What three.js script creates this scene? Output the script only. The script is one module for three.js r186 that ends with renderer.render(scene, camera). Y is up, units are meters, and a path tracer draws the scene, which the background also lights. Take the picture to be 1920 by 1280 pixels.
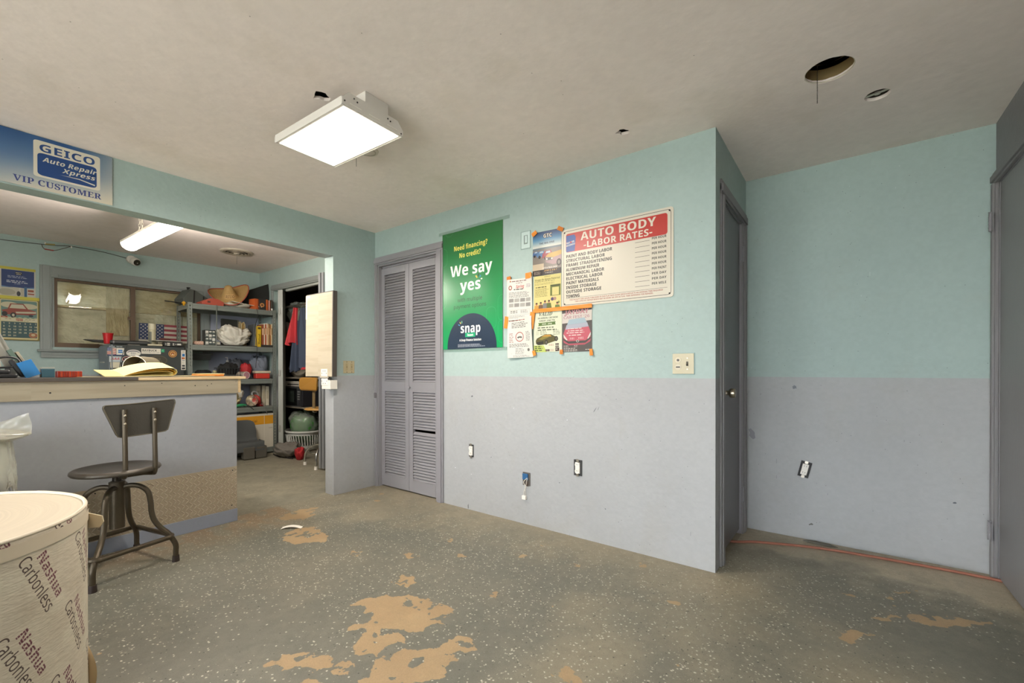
import * as THREE from 'three';
import { mergeGeometries } from 'three/addons/utils/BufferGeometryUtils.js';
import { RoundedBoxGeometry } from 'three/addons/geometries/RoundedBoxGeometry.js';
import { RectAreaLightUniformsLib } from 'three/addons/lights/RectAreaLightUniformsLib.js';

// ---------------------------------------------------------------- camera, sky, lights, exposure
const scene = new THREE.Scene();
const camera = new THREE.PerspectiveCamera(2 * Math.atan(640 / 828.543) * 180 / Math.PI, 1920 / 1280, 0.05, 60);
camera.position.set(3.4916, 1.0644, 2.485);
camera.rotation.set(-0.00404, 0.65253, -0.00097, 'YXZ');
camera.setViewOffset(1920, 1280, 0, -57.23, 1920, 1280);
const renderer = new THREE.WebGLRenderer({ antialias: true });
renderer.shadowMap.enabled = true;
renderer.toneMapping = THREE.LinearToneMapping;
renderer.toneMappingExposure = 1.22;
scene.background = new THREE.Color().setRGB(0.90, 0.95, 1.0);   // even overcast daylight outside
scene.backgroundIntensity = 10.8;
RectAreaLightUniformsLib.init();
const KEY = { big: 62, tube: 35 };                              // luminance of the two fittings' light

const PI = Math.PI, H = 2.334, H2 = 2.398, W = 2.9334, D = 0.8452, W2 = 4.09, PAINT = 1.018;
function rect(w, h, x, y, z, k, color) {                        // a light that shines straight down
  const l = new THREE.RectAreaLight(color, k, w, h);
  l.position.set(x, y, z); l.rotation.x = -PI / 2; l.castShadow = true; scene.add(l);
}

// ---------------------------------------------------------------- helpers
let seed = 12345;
const rnd = () => ((seed = (seed * 1664525 + 1013904223) >>> 0) / 4294967296);
const rr = (a, b) => a + (b - a) * rnd();
const used = {};
function nm(name) { const n = used[name] = (used[name] ?? -1) + 1; return n ? name + '_' + String(n).padStart(3, '0') : name; }
function tag(o, label, category, group, kind) {
  if (label) o.userData.label = label;
  if (category) o.userData.category = category;
  if (group) o.userData.group = group;
  if (kind) o.userData.kind = kind;
  return o;
}
function thing(name, label, category, pos = [0, 0, 0], turn = 0, group) {
  const o = new THREE.Group(); o.name = nm(name); o.position.set(...pos); o.rotation.order = 'YXZ'; o.rotation.y = turn;
  scene.add(o); return tag(o, label, category, group);
}
function struct(name) { const o = new THREE.Group(); o.name = nm(name); o.rotation.order = 'YXZ'; scene.add(o); o.userData.kind = 'structure'; return o; }
function part(parent, name, geo, m, label) {
  const o = new THREE.Mesh(geo, m); o.name = nm(name); o.castShadow = o.receiveShadow = true; parent.add(o);
  if (label) o.userData.label = label;
  return o;
}
function one(name, label, category, geo, m, pos = [0, 0, 0], turn = 0, group) {  // a thing of one piece
  const o = part(scene, name, geo, m); o.rotation.order = 'YXZ'; o.position.set(...pos); o.rotation.y = turn; return tag(o, label, category, group);
}
function shell(name, geo, m) { const o = part(scene, name, geo, m); o.userData.kind = 'structure'; return o; }
function M(...gs) {
  return mergeGeometries(gs.flat().map((g) => { const n = g.index ? g.toNonIndexed() : g; for (const k of Object.keys(n.attributes)) if (!['position', 'normal', 'uv'].includes(k)) n.deleteAttribute(k); n.clearGroups(); return n; }));
}
const B = (w, h, d, x = 0, y = 0, z = 0, r = 0) => (r ? new RoundedBoxGeometry(w, h, d, 2, Math.min(r, w * .49, h * .49, d * .49)) : new THREE.BoxGeometry(w, h, d)).translate(x, y, z);
const BX = (x0, x1, y0, y1, z0, z1, r = 0) => B(x1 - x0, y1 - y0, z1 - z0, (x0 + x1) / 2, (y0 + y1) / 2, (z0 + z1) / 2, r);
const CY = (r0, r1, h, x = 0, y = 0, z = 0, n = 20, open = false) => new THREE.CylinderGeometry(r0, r1, h, n, 1, open).translate(x, y, z);
const V = (a) => new THREE.Vector3(...a);
const T = (pts, r, seg = 40, n = 8, closed = false, k = 0.5) => new THREE.TubeGeometry(new THREE.CatmullRomCurve3(pts.map(V), closed, 'catmullrom', k), seg, r, n, closed);
const LA = (pts, n = 32) => new THREE.LatheGeometry(pts.map((p) => new THREE.Vector2(...p)), n);
function EX(pts, depth, holes = [], bevel = 0) {                  // outline in x,y pushed out along z
  const s = new THREE.Shape(pts.map((p) => new THREE.Vector2(...p)));
  for (const h of holes) s.holes.push(new THREE.Path(h.map((p) => new THREE.Vector2(...p))));
  return new THREE.ExtrudeGeometry(s, { depth, bevelEnabled: bevel > 0, bevelSize: bevel, bevelThickness: bevel, bevelSegments: 2, curveSegments: 16 });
}
function uvm(g, s = 1) {                                          // uv in metres, by the way each face looks
  const n = g.index ? g.toNonIndexed() : g, p = n.attributes.position, q = n.attributes.normal, uv = new Float32Array(p.count * 2);
  for (let i = 0; i < p.count; i++) {
    const ax = Math.abs(q.getX(i)), ay = Math.abs(q.getY(i)), az = Math.abs(q.getZ(i)), x = p.getX(i), y = p.getY(i), z = p.getZ(i);
    const [u, v] = ay > ax && ay > az ? [x, z] : ax > az ? [z, y] : [x, y];
    uv[2 * i] = u / s; uv[2 * i + 1] = v / s;
  }
  n.setAttribute('uv', new THREE.BufferAttribute(uv, 2)); return n;
}
const hash = (x, y, s) => { let h = (x * 374761393 + y * 668265263 + s * 974634777) | 0; h = Math.imul(h ^ (h >>> 13), 1274126177); return ((h ^ (h >>> 16)) >>> 0) / 4294967296; };
function vn(x, y, s = 0, per = 0) {
  const ix = Math.floor(x), iy = Math.floor(y), fx = x - ix, fy = y - iy, u = fx * fx * (3 - 2 * fx), v = fy * fy * (3 - 2 * fy), w = (a) => (per ? ((a % per) + per) % per : a);
  const a = hash(w(ix), w(iy), s), b = hash(w(ix + 1), w(iy), s), c = hash(w(ix), w(iy + 1), s), d = hash(w(ix + 1), w(iy + 1), s);
  return a + (b - a) * u + (c - a) * v + (a - b - c + d) * u * v;
}
const fbm = (x, y, s = 0, o = 4, per = 0) => { let t = 0, a = .5, n = 0; for (let i = 0; i < o; i++) { t += a * vn(x, y, s + i, per); n += a; x *= 2; y *= 2; per *= 2; a *= .5; } return t / n; };
const mix = (a, b, t) => a.map((v, i) => v + (b[i] - v) * t);
const ss = (a, b, x) => { const t = Math.min(1, Math.max(0, (x - a) / (b - a))); return t * t * (3 - 2 * t); };
function pix(w, h, f, srgb = true) {                               // texture computed pixel by pixel; row 0 is v = 0
  const d = new Uint8Array(w * h * 4);
  for (let y = 0; y < h; y++) for (let x = 0; x < w; x++) { const c = f(x, y), i = (y * w + x) * 4; d[i] = c[0]; d[i + 1] = c[1]; d[i + 2] = c[2]; d[i + 3] = 255; }
  const t = new THREE.DataTexture(d, w, h); t.magFilter = THREE.LinearFilter; t.minFilter = THREE.LinearFilter; t.wrapS = t.wrapT = THREE.RepeatWrapping;
  if (srgb) t.colorSpace = THREE.SRGBColorSpace; t.needsUpdate = true; t.userData.d = d; return t;
}
function print(w, h, draw) {                                       // flat print drawn on a canvas
  const c = document.createElement('canvas'); c.width = w; c.height = h; const g = c.getContext('2d');
  g.textBaseline = 'middle'; g.textAlign = 'center'; draw(g, w, h);
  const t = new THREE.CanvasTexture(c); t.colorSpace = THREE.SRGBColorSpace; return t;
}
const mats = {};
function mt(color, roughness = .6, metalness = 0, more = {}) {
  const k = color + '/' + roughness + '/' + metalness + JSON.stringify(more);
  return mats[k] ??= new THREE.MeshStandardMaterial({ color, roughness, metalness, ...more });
}
const mm = (map, roughness = .6, more = {}) => new THREE.MeshStandardMaterial({ map, roughness, ...more });
// frames: where a flat thing hangs. n points out of the wall, u runs to the right as one faces it
const AW = -0.0452, AC = 0.0261, AR = 0.02074;
const fr = (o, th) => ({ o: V(o), th, n: new THREE.Vector3(Math.sin(th), 0, Math.cos(th)), u: new THREE.Vector3(Math.cos(th), 0, -Math.sin(th)) });
const C0 = [-2.962, 0, -0.2397];
const FP = fr([0, 0, 0], 0), FL = fr([0, 0, 0], PI / 2), FD = fr([W, 0, 0], PI / 2), FA = fr([0, 0, -D], 0), FW = fr(C0, PI / 2 + AW), FC = fr(C0, AC), FR = fr([W2, 0, -D], -PI / 2 + AR), FK = fr([0.0253, 0, 1.177], PI / 2 + 0.037);
const at = (f, u, y, off = 0) => f.o.clone().addScaledVector(f.u, u).addScaledVector(f.n, off).setY(y);
function put(o, f, u, y, off = 0, rz = 0, ry = 0, rx = 0) { o.position.copy(at(f, u, y, off)); o.rotation.order = 'YXZ'; o.rotation.set(rx, f.th + ry, rz); return o; }
const side = (f) => { const g = new THREE.Group(); g.position.copy(f.o); g.rotation.y = f.th; return g; };

// ---------------------------------------------------------------- surfaces
const bumpTex = pix(256, 256, (x, y) => { const v = 255 * (.6 * fbm(x / 8, y / 8, 5, 3, 32) + .4 * vn(x / 64 * 4, y / 64 * 4, 9, 16)); return [v, v, v]; }, false);
const bumpAt = (s) => { const t = bumpTex.clone(); t.repeat.set(1 / s, 1 / s); t.needsUpdate = true; return t; };
const TEAL = [162, 181, 176], LAV = [166, 168, 168], GREY = [132, 130, 131];
function wallPaint(s, line, hi, lo) {                              // 2.4 m x 2.4 m of painted plaster
  const n = 1024, k = 2.4 / n;
  return pix(n, n, (x, y) => {
    const h = y * k, X = x / n, wob = .003 * (fbm(X * 16, .5, s + 3, 2, 16) - .5);
    let c = h + wob > line ? hi : lo;
    const cloud = fbm(X * 8, y / n * 8, s, 4, 8) - .5, fine = fbm(X * 128, y / n * 128, s + 7, 2, 128) - .5;
    c = c.map((v) => v * (1 + .04 * cloud + .035 * fine));
    const dirt = ss(.62, .8, fbm(X * 12, y / n * 10, s + 20, 5, 0)) * .25 + ss(.30, .0, h) * (.1 + .3 * ss(.45, .7, fbm(X * 30, y / n * 22, s + 31, 3)));
    c = mix(c, [150, 143, 128], Math.min(.4, dirt * .35));
    const scr = vn(X * 300, y / n * 40, s + 40) > .987 && vn(X * 9, y / n * 9, s + 41) > .55;
    if (scr) c = mix(c, h > 1 ? [225, 232, 228] : [96, 98, 104], .45);
    if (hash(x, y, s + 50) > .99985) c = [70, 72, 74];
    return c;
  });
}
const paintTex = wallPaint(1, PAINT, TEAL, LAV);
paintTex.repeat.set(1 / 2.4, 1 / 2.4);
const wallMat = new THREE.MeshStandardMaterial({ map: paintTex, roughness: .62, bumpMap: bumpAt(.5), bumpScale: .0012 });
const greyTex = wallPaint(77, 99, GREY, GREY); greyTex.repeat.set(1 / 2.4, 1 / 2.4);
const greyWall = new THREE.MeshStandardMaterial({ map: greyTex, roughness: .55, bumpMap: bumpAt(.5), bumpScale: .0008 });
const trimMat = new THREE.MeshStandardMaterial({ color: '#8c8a8d', roughness: .5, bumpMap: bumpAt(.4), bumpScale: .0008 });
const backTrim = new THREE.MeshStandardMaterial({ color: '#8d938f', roughness: .5, bumpMap: bumpAt(.4), bumpScale: .0008 });
const darkIn = mt('#4a463f', .9);
const ceilTex = pix(1024, 1024, (x, y) => {
  const X = x / 1024, Y = y / 1024, a = fbm(X * 6, Y * 6, 61, 4, 6) - .5, b = fbm(X * 90, Y * 90, 66, 2, 90) - .5, st = ss(.6, .8, fbm(X * 9, Y * 9, 71, 4, 9));
  let c = [242, 231, 223].map((v) => v * (1 + .05 * a + .03 * b)); c = mix(c, [206, 194, 174], st * .14);
  if (hash(x, y, 5) > .99997) c = [110, 100, 90];
  return c;
});
ceilTex.repeat.set(1 / 3, 1 / 3);
const ceilMat = new THREE.MeshStandardMaterial({ map: ceilTex, roughness: .8, bumpMap: bumpAt(.6), bumpScale: .0012 });

// floor: speckled grey-green coating, worn to the slab in patches, dusty along the walls
const inPoly = (P, x, y) => { let r = false; for (let i = 0, j = P.length - 1; i < P.length; j = i++) { const [a, b] = P[i], [c, d] = P[j]; if (b > y !== d > y && x < ((c - a) * (y - b)) / (d - b) + a) r = !r; } return r; };
const blob = (x, z, a, b, t = 0) => Array.from({ length: 10 }, (_, i) => { const p = i / 10 * 2 * PI, q = 1 + .35 * (hash(i, (x * 1000) | 0, 3) - .5), u = a * q * Math.cos(p), v = b * q * Math.sin(p); return [x + u * Math.cos(t) - v * Math.sin(t), z + u * Math.sin(t) + v * Math.cos(t)]; });
const PATCH = [
  [[1.70, 1.31], [1.72, 1.19], [1.79, 1.16], [1.86, 1.13], [2.03, 1.06], [2.10, 1.11], [2.07, 1.2], [2.17, 1.2], [2.1, 1.26], [2.06, 1.32], [1.98, 1.36], [1.99, 1.43], [2.06, 1.47], [1.98, 1.5], [1.90, 1.45], [1.87, 1.36], [1.80, 1.30], [1.76, 1.29]],
  [[1.96, 1.48], [1.98, 1.40], [2.04, 1.36], [2.11, 1.38], [2.18, 1.39], [2.24, 1.35], [2.25, 1.22], [2.32, 1.2], [2.36, 1.26], [2.32, 1.34], [2.36, 1.40], [2.33, 1.5], [2.5, 1.5], [2.42, 1.62], [2.23, 1.62], [2.12, 1.6], [2.13, 1.50], [2.03, 1.52]],
  [[1.62, 1.03], [1.69, .98], [1.78, 1.02], [1.75, 1.08], [1.66, 1.08]],
  [[.20, .98], [.175, .77], [.21, .66], [.32, .76], [.38, .91], [.30, 1.0]],
  [[.54, .99], [.60, .92], [.70, .91], [.79, .93], [.9, 1.04], [.80, 1.12], [.70, 1.15], [.6, 1.18], [.55, 1.1]],
  [[3.70, -.08], [3.76, -.13], [3.80, -.12], [3.86, -.17], [3.95, -.19], [3.92, -.13], [3.84, -.07], [3.77, -.02], [3.70, -.03]],
  blob(1.865, 1.70, .06, .035, -.7), blob(2.04, 1.60, .035, .025), blob(3.50, .26, .055, .03, -.6), blob(3.58, .22, .03, .018), blob(2.71, 1.16, .05, .03, .3), blob(1.47, .82, .025, .02), blob(1.2, 1.0, .04, .025), blob(3.62, .0, .045, .02, -.5), blob(3.7, -.35, .05, .014, -.5), blob(2.03, 1.72, .05, .03), blob(1.95, 1.66, .06, .03, -.6),
];
const box4 = PATCH.map((P) => [Math.min(...P.map((p) => p[0])) - .05, Math.max(...P.map((p) => p[0])) + .05, Math.min(...P.map((p) => p[1])) - .05, Math.max(...P.map((p) => p[1])) + .05]);
function floorTex(n, x0, z0, size, back) {
  const k = size / n, worn = new Uint8Array(n * n);
  const t = pix(n, n, (px, py) => {
    const x = x0 + px * k, z = z0 + py * k;
    const n1 = fbm(x * 1.7, z * 1.7, 101, 4), n2 = fbm(x * 9, z * 9, 111, 4), n3 = hash(px, py, 7) - .5, n4 = fbm(x * 40, z * 40, 121, 2);
    let c = mix([99, 100, 90], [123, 119, 105], n1 * .9 + (n2 - .5) * .5);
    let dust;
    if (back) dust = .55 + .5 * (n2 - .5) + .5 * (n1 - .5);
    else {
      const wallZ = x < W ? z : z > 0 ? Math.hypot(x - W, z) : 9, recess = x < W ? 9 : Math.max(0, z + D - .12);
      dust = Math.max(ss(.62, .0, wallZ + (n2 - .5) * .5 + (n1 - .5) * .5) * .75, ss(.62, .0, recess + (n2 - .5) * .5 + (n1 - .5) * .5) * 1.15);
      dust = Math.max(dust, ss(.75, .0, x + (n2 - .5) * .5) * .55, ss(.5, 0, Math.hypot(x - 2.95, z - .12) + (n2 - .5) * .25) * .9);
      dust = Math.max(dust, ss(.52, .72, fbm(x * 1.1 + 4, z * 1.1, 131, 4)) * .6, x > 3.2 ? ss(.5, 0, Math.hypot((x - 3.62) * 1.0, (z - .62) * 1.3)) * .75 : 0);
    }
    dust = Math.min(.92, Math.max(0, dust));
    c = mix(c, back ? [158, 151, 130] : x > W ? mix([153, 142, 119], [178, 166, 142], ss(.1, -.3, z)) : [153, 142, 119], dust);
    if (!back && x < 1.1 && z > .85) c = mix(c, [150, 118, 88], .45 * ss(.55, .1, x + (n2 - .5) * .4) * ss(.45, .6, n2 + .1));
    let w = 0;
    const wx = x + (fbm(x * 14, z * 14, 141, 5) - .5) * .13, wz = z + (fbm(x * 14, z * 14, 151, 5) - .5) * .13;
    if (!back) for (let i = 0; i < PATCH.length; i++) { const b = box4[i]; if (wx > b[0] && wx < b[1] && wz > b[2] && wz < b[3] && inPoly(PATCH[i], wx, wz)) { w = fbm(x * 17, z * 17, 181, 4) > .665 ? 0 : 1; break; } }
    if (!w && !back && fbm(x * 7, z * 7, 161, 5) > .825) w = 1;
    if (w) { c = mix([172, 148, 112], [156, 131, 98], n2 + (n4 - .5) * .6); worn[py * n + px] = 1; }
    return c.map((v) => v * (1 + .10 * n3 + .10 * (n4 - .5)));
  });
  const d = t.userData.d, dens = back ? 300 : 2600, count = Math.round(dens * size * size);
  for (let i = 0; i < count; i++) {
    const px = rnd() * n, py = rnd() * n, x = x0 + px * k, z = z0 + py * k, dark = rnd() < .3;
    if (fbm(x * 1.3, z * 1.3, 171, 3) < .22 + rnd() * .22) continue;
    const a = rr(.0012, .0046) / k / (dark ? 1.5 : 1), b = a * rr(.4, 1), th = rnd() * PI, co = Math.cos(th), si = Math.sin(th), R = Math.ceil(a), col = dark ? [52, 53, 48] : mix([190, 184, 162], [222, 217, 200], rnd());
    const near = back ? 1 : ss(.0, .35, x < W ? z : Math.max(z + D - .25, 0)) * .7 + .3;
    for (let v = -R; v <= R; v++) for (let u = -R; u <= R; u++) {
      const X = Math.floor(px) + u, Y = Math.floor(py) + v; if (X < 0 || Y < 0 || X >= n || Y >= n || worn[Y * n + X]) continue;
      const p = (u * co + v * si) / Math.max(a, .6), q = (-u * si + v * co) / Math.max(b, .6); if (p * p + q * q > 1) continue;
      const o = (Y * n + X) * 4; for (let j = 0; j < 3; j++) d[o + j] += (col[j] - d[o + j]) * .8 * near;
    }
  }
  t.wrapS = t.wrapT = THREE.MirroredRepeatWrapping;
  return t;
}
function floorUV(g, x0, z0, size) { const n = uvm(g), uv = n.attributes.uv, p = n.attributes.position; for (let i = 0; i < p.count; i++) uv.setXY(i, (p.getX(i) - x0) / size, (p.getZ(i) - z0) / size); return n; }
shell('floor', floorUV(BX(-.065, 4.75, -.15, 0, -1.0, 5.0), 0, -.85, 4.3), new THREE.MeshStandardMaterial({ map: floorTex(2048, 0, -.85, 4.3, false), roughness: .55, bumpMap: bumpAt(.3), bumpScale: .001 }));
shell('floor_back', floorUV(BX(-3.4, -.065, -.15, 0, -1.0, 5.0), -3.3, -1, 3.4), new THREE.MeshStandardMaterial({ map: floorTex(1024, -3.3, -1, 3.4, true), roughness: .6, bumpMap: bumpAt(.3), bumpScale: .001 }));

// ---------------------------------------------------------------- the shell of the building
const R4 = (x0, x1, y0, y1) => [[x0, y0], [x1, y0], [x1, y1], [x0, y1]];
const ring = (x, y, r, n, j, s) => Array.from({ length: n }, (_, i) => { const q = r * (1 + j * (hash(i, s, 4) - .5)), a = i / n * 2 * PI; return [x + q * Math.cos(a), y + q * Math.sin(a)]; });
// outer walls and roof keep daylight out of the attic and closets
shell('roof', BX(-3.5, 4.9, 2.75, 2.9, -1.15, 5.12), darkIn);
shell('wall_north', BX(-3.5, 4.9, -.1, 2.75, -1.15, -1.0), darkIn);
shell('wall_west', BX(-3.5, -3.36, -.1, 2.75, -1.0, 5.0), darkIn);
shell('wall_east', BX(4.75, 4.9, -.1, 2.75, -1.0, 5.0), darkIn);
// front wall behind the camera: a glass entrance and a shop window let the daylight in
const WIN = [[.35, 1.5, .06, 2.15], [1.8, 4.55, .06, 2.2]];
shell('wall_south', uvm(EX(R4(-3.5, 4.9, -.1, 2.75), .12, WIN.map((w) => R4(...w))).translate(0, 0, 5.0)), wallMat);
const clear = new THREE.MeshPhysicalMaterial({ color: '#ffffff', roughness: 0, transmission: 1, thickness: 0, ior: 1.5 });
WIN.forEach(([a, b, c, d], i) => {
  const g = struct(i ? 'window_2' : 'door_4'), t = .05;
  part(g, 'frame', M(BX(a, b, c, c + t, 5.02, 5.09), BX(a, b, d - t, d, 5.02, 5.09), BX(a, a + t, c + t, d - t, 5.02, 5.09), BX(b - t, b, c + t, d - t, 5.02, 5.09)), mt('#55565a', .4, .6));
  part(g, 'pane', BX(a + t, b - t, c + t, d - t, 5.05, 5.056), clear);
});
shell('ground', BX(-30, 30, -.25, -.12, 5.13, 40), mt('#cfcabd', .9));
// partition with the posters
shell('wall_back', uvm(EX([[-.131, 0], [.044, 0], [.044, 2.03], [.824, 2.03], [.824, 0], [W, 0], [W, H2 + .05], [-.131, H2 + .05]], .1).translate(0, 0, -.1)), wallMat);
// short return with the door, then the recess
{ const g = uvm(EX([[.1, 0], [.168, 0], [.168, 2.015], [.70, 2.015], [.70, 0], [D, 0], [D, H + .06], [.1, H + .06]], .1)); g.rotateY(PI / 2); g.translate(W - .1, 0, 0); shell('wall_return', g, wallMat); }
shell('wall_recess', uvm(BX(W - .1, W2 + .1, 0, H + .06, -D - .1, -D)), wallMat);
{ const g = side(FR), o = shell('wall_right', uvm(EX([[0, 0], [.06, 0], [.06, 2.015], [.885, 2.015], [.885, 0], [5.85, 0], [5.85, H + .06], [0, H + .06]], .1).translate(0, 0, -.1)), greyWall); o.position.copy(g.position); o.rotation.y = FR.th; }
// left wall: stub, then a header over the counter opening
{ const g = EX([[0, 0], [.4192, 0], [.4192, 2.039], [5.0, 2.039], [5.0, H2 + .05], [0, H2 + .05]], .131); g.rotateY(-PI / 2); shell('wall_left', uvm(g), wallMat); }
// ceiling with the holes left by old fittings
const HOLES = [ring(3.42, -.174, .088, 40, .05, 1), ring(3.591, .168, .047, 26, .04, 2), ring(2.53, -.245, .034, 11, .7, 3), ring(1.545, -1.39, .04, 11, .7, 5)];
{ const g = EX(R4(-.02, 4.75, -5.0, D + .05), .015, HOLES); g.rotateX(-PI / 2); g.translate(0, H, 0); shell('ceiling', uvm(g), ceilMat); }
{ const g = EX(R4(-3.36, -.131, -5.0, 1.0), .035); g.rotateX(-PI / 2); g.translate(0, H2, 0); shell('ceiling_back', uvm(g), ceilMat); }
// back room: window wall, closet wall, closets
const WO = [.665, 1.985, 1.31, 2.045];                              // window opening: s, y
{ const o = shell('wall_window', uvm(EX(R4(-5.3, 0, 0, H2 + .03), .1, [R4(-WO[1], -WO[0], WO[2], WO[3])]).translate(0, 0, -.1)), wallMat); o.position.copy(FW.o); o.rotation.y = FW.th; }
const CO = [.40, 2.02, 2.115];
{ const o = shell('wall_closet', uvm(EX([[0, 0], [CO[0], 0], [CO[0], CO[2]], [CO[1], CO[2]], [CO[1], 0], [2.83, 0], [2.83, H2 + .03], [0, H2 + .03]], .1).translate(0, 0, -.1)), wallMat); o.position.copy(FC.o); o.rotation.y = FC.th; }
shell('wall_closet_end', BX(-.14, -.04, 0, 2.42, -.95, -.1), darkIn);
shell('wall_closet_rear', BX(-3.36, W, 0, 2.42, -1.0, -.95), darkIn);
shell('ceiling_closet', BX(-3.36, W - .1, H2 + .036, H2 + .06, -.95, -.1), darkIn);
// patch of lavender paint behind the steel shelf
{ const o = shell('wall_panel', uvm(BX(-.60, 0, .0, 1.80, 0, .004)), mt('#a3a8b6', .6)); put(o, FW, 0, 0, 0); }
// ---------------------------------------------------------------- doors and their trim
const dark = mt('#1b1a18', .8), black = mt('#161616', .5), white = mt('#e8e4da', .45), steel = mt('#b9b4a8', .32, .9), chrome = mt('#d8d6d0', .18, 1);
function casing(name, f, u0, u1, top, wl, wr, wt, m, th = .02) {     // stepped flat trim round an opening u0..u1
  const g = struct(name); g.position.copy(f.o); g.rotation.y = f.th;
  const step = (x0, x1, y0, y1) => M(BX(x0, x1, y0, y1, 0, th * .62, .003), (x1 - x0 < y1 - y0) ? BX(x0 + (x1 - x0) * .28, x1 - (x1 - x0) * .2, y0, y1, 0, th, .003) : BX(x0, x1, y0 + (y1 - y0) * .2, y1 - (y1 - y0) * .28, 0, th, .003));
  if (wl) part(g, 'casing', step(u0 - wl, u0, 0, top), m);
  if (wr) part(g, 'casing', step(u1, u1 + wr, 0, top), m);
  part(g, 'head_casing', step(u0 - wl, u1 + wr, top, top + wt), m);
  return g;
}
function hinge(parent, f, u, y, off, m, h = .09) {
  const g = M(CY(.007, .007, h, 0, 0, .004, 12), B(.03, h, .003, .016, 0, 0), B(.022, h, .003, -.012, 0, 0), ...[-.3, -.1, .1, .3].map((k) => CY(.0085, .0085, .002, 0, k * h, .004, 12)), CY(.009, .004, .008, 0, h / 2 + .004, .004, 12));
  const o = part(parent, 'hinge', g, m); o.position.set(u, y, off); return o;
}
{ // louvred folding closet doors
  casing('trim_1', FP, .044, .824, 2.03, .04, .08, .068, trimMat, .022);
  const d = struct('door_1');
  part(d, 'head_track', M(BX(.044, .824, 2.016, 2.03, -.09, -.004), BX(.06, .81, 2.002, 2.016, -.055, -.035)), trimMat);
  part(d, 'jamb', M(BX(.0441, .05, 0, 2.016, -.1, 0), BX(.818, .8239, 0, 2.016, -.1, 0)), trimMat);
  const slat = B(.34, .0305, .0065, 0, 0, 0).rotateX(-.72);
  [[.052, .436, .098, .387, .34], [.440, .818, .488, .772, .34]].forEach(([x0, x1, s0, s1], leaf) => {
    const z0 = -.060, z1 = -.030, r = .002;
    const p = part(d, 'door_panel', M(BX(x0, s0, .012, 1.997, z0, z1, r), BX(s1, x1, .012, 1.997, z0, z1, r), BX(s0, s1, .012, .113, z0, z1), BX(s0, s1, .876, .963, z0, z1), BX(s0, s1, 1.936, 1.997, z0, z1)), trimMat);
    const sg = B(s1 - s0 + .004, .0305, .0065).rotateX(-.72);
    for (const [a, b] of [[.113, .876], [.963, 1.936]]) {
      const n = Math.round((b - a) / .0246);
      for (let i = 0; i < n; i++) {
        const y = a + (i + .5) * (b - a) / n;
        if (leaf === 1 && y > .528 && y < .553) continue;          // one slat has gone
        const o = part(p, 'slat', sg, trimMat); o.position.set((s0 + s1) / 2, y, -.0445); o.rotation.z = (hash(i, leaf, 9) - .5) * .006;
      }
    }
  });
  part(d, 'knob', LA([[0, .022], [.011, .02], [.013, .012], [.006, .006], [.007, 0]], 16).rotateX(PI / 2).translate(.452, .915, -.03), trimMat);
  part(d, 'latch', B(.02, .05, .02, .036, .835, .028, .006), mt('#6b686a', .5));
}
{ // flush door in the short return
  casing('trim_2', FD, .168, .70, 2.015, .075, .115, .08, greyWall, .018);
  const d = struct('door_2'); d.position.copy(FD.o); d.rotation.y = FD.th;
  part(d, 'door_slab', BX(.172, .697, .03, 2.008, -.05, -.012, .002), new THREE.MeshStandardMaterial({ color: '#6f6e70', roughness: .42 }));
  part(d, 'jamb', M(BX(.168, .1715, 0, 2.015, -.1, 0), BX(.6975, .70, 0, 2.015, -.1, 0), BX(.1715, .6975, 2.0095, 2.015, -.1, 0), BX(.168, .70, 0, 2.015, -.1, -.06)), trimMat);
  const k = part(d, 'door_knob', LA([[0, .066], [.020, .066], [.0255, .063], [.0265, .045], [.022, .036], [.012, .034], [.0125, .012], [.030, .010], [.032, 0]], 32), mt('#a89f8c', .28, .95), 'brushed metal door knob');
  k.rotation.x = PI / 2; k.position.set(.225, .935, -.012);
  hinge(d, FD, .699, 1.81, .006, trimMat); hinge(d, FD, .699, .258, .006, trimMat);
}
{ // grey door at the right edge
  casing('trim_3', FR, .06, .885, 2.015, .055, .06, .06, greyWall, .024);
  const d = struct('door_3'); d.position.copy(FR.o); d.rotation.y = FR.th;
  part(d, 'door_slab', BX(.066, .879, .012, 2.007, -.042, -.002, .002), new THREE.MeshStandardMaterial({ color: '#858484', roughness: .45, bumpMap: bumpAt(.5), bumpScale: .0006 }));
  part(d, 'jamb', M(BX(.06, .0635, 0, 2.015, -.1, 0), BX(.8815, .885, 0, 2.015, -.1, 0), BX(.0635, .8815, 2.0095, 2.015, -.1, 0), BX(.06, .885, 0, 2.015, -.1, -.06)), trimMat);
  hinge(d, FR, .052, 1.815, .026, trimMat); hinge(d, FR, .052, .24, .026, trimMat);
}

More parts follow.
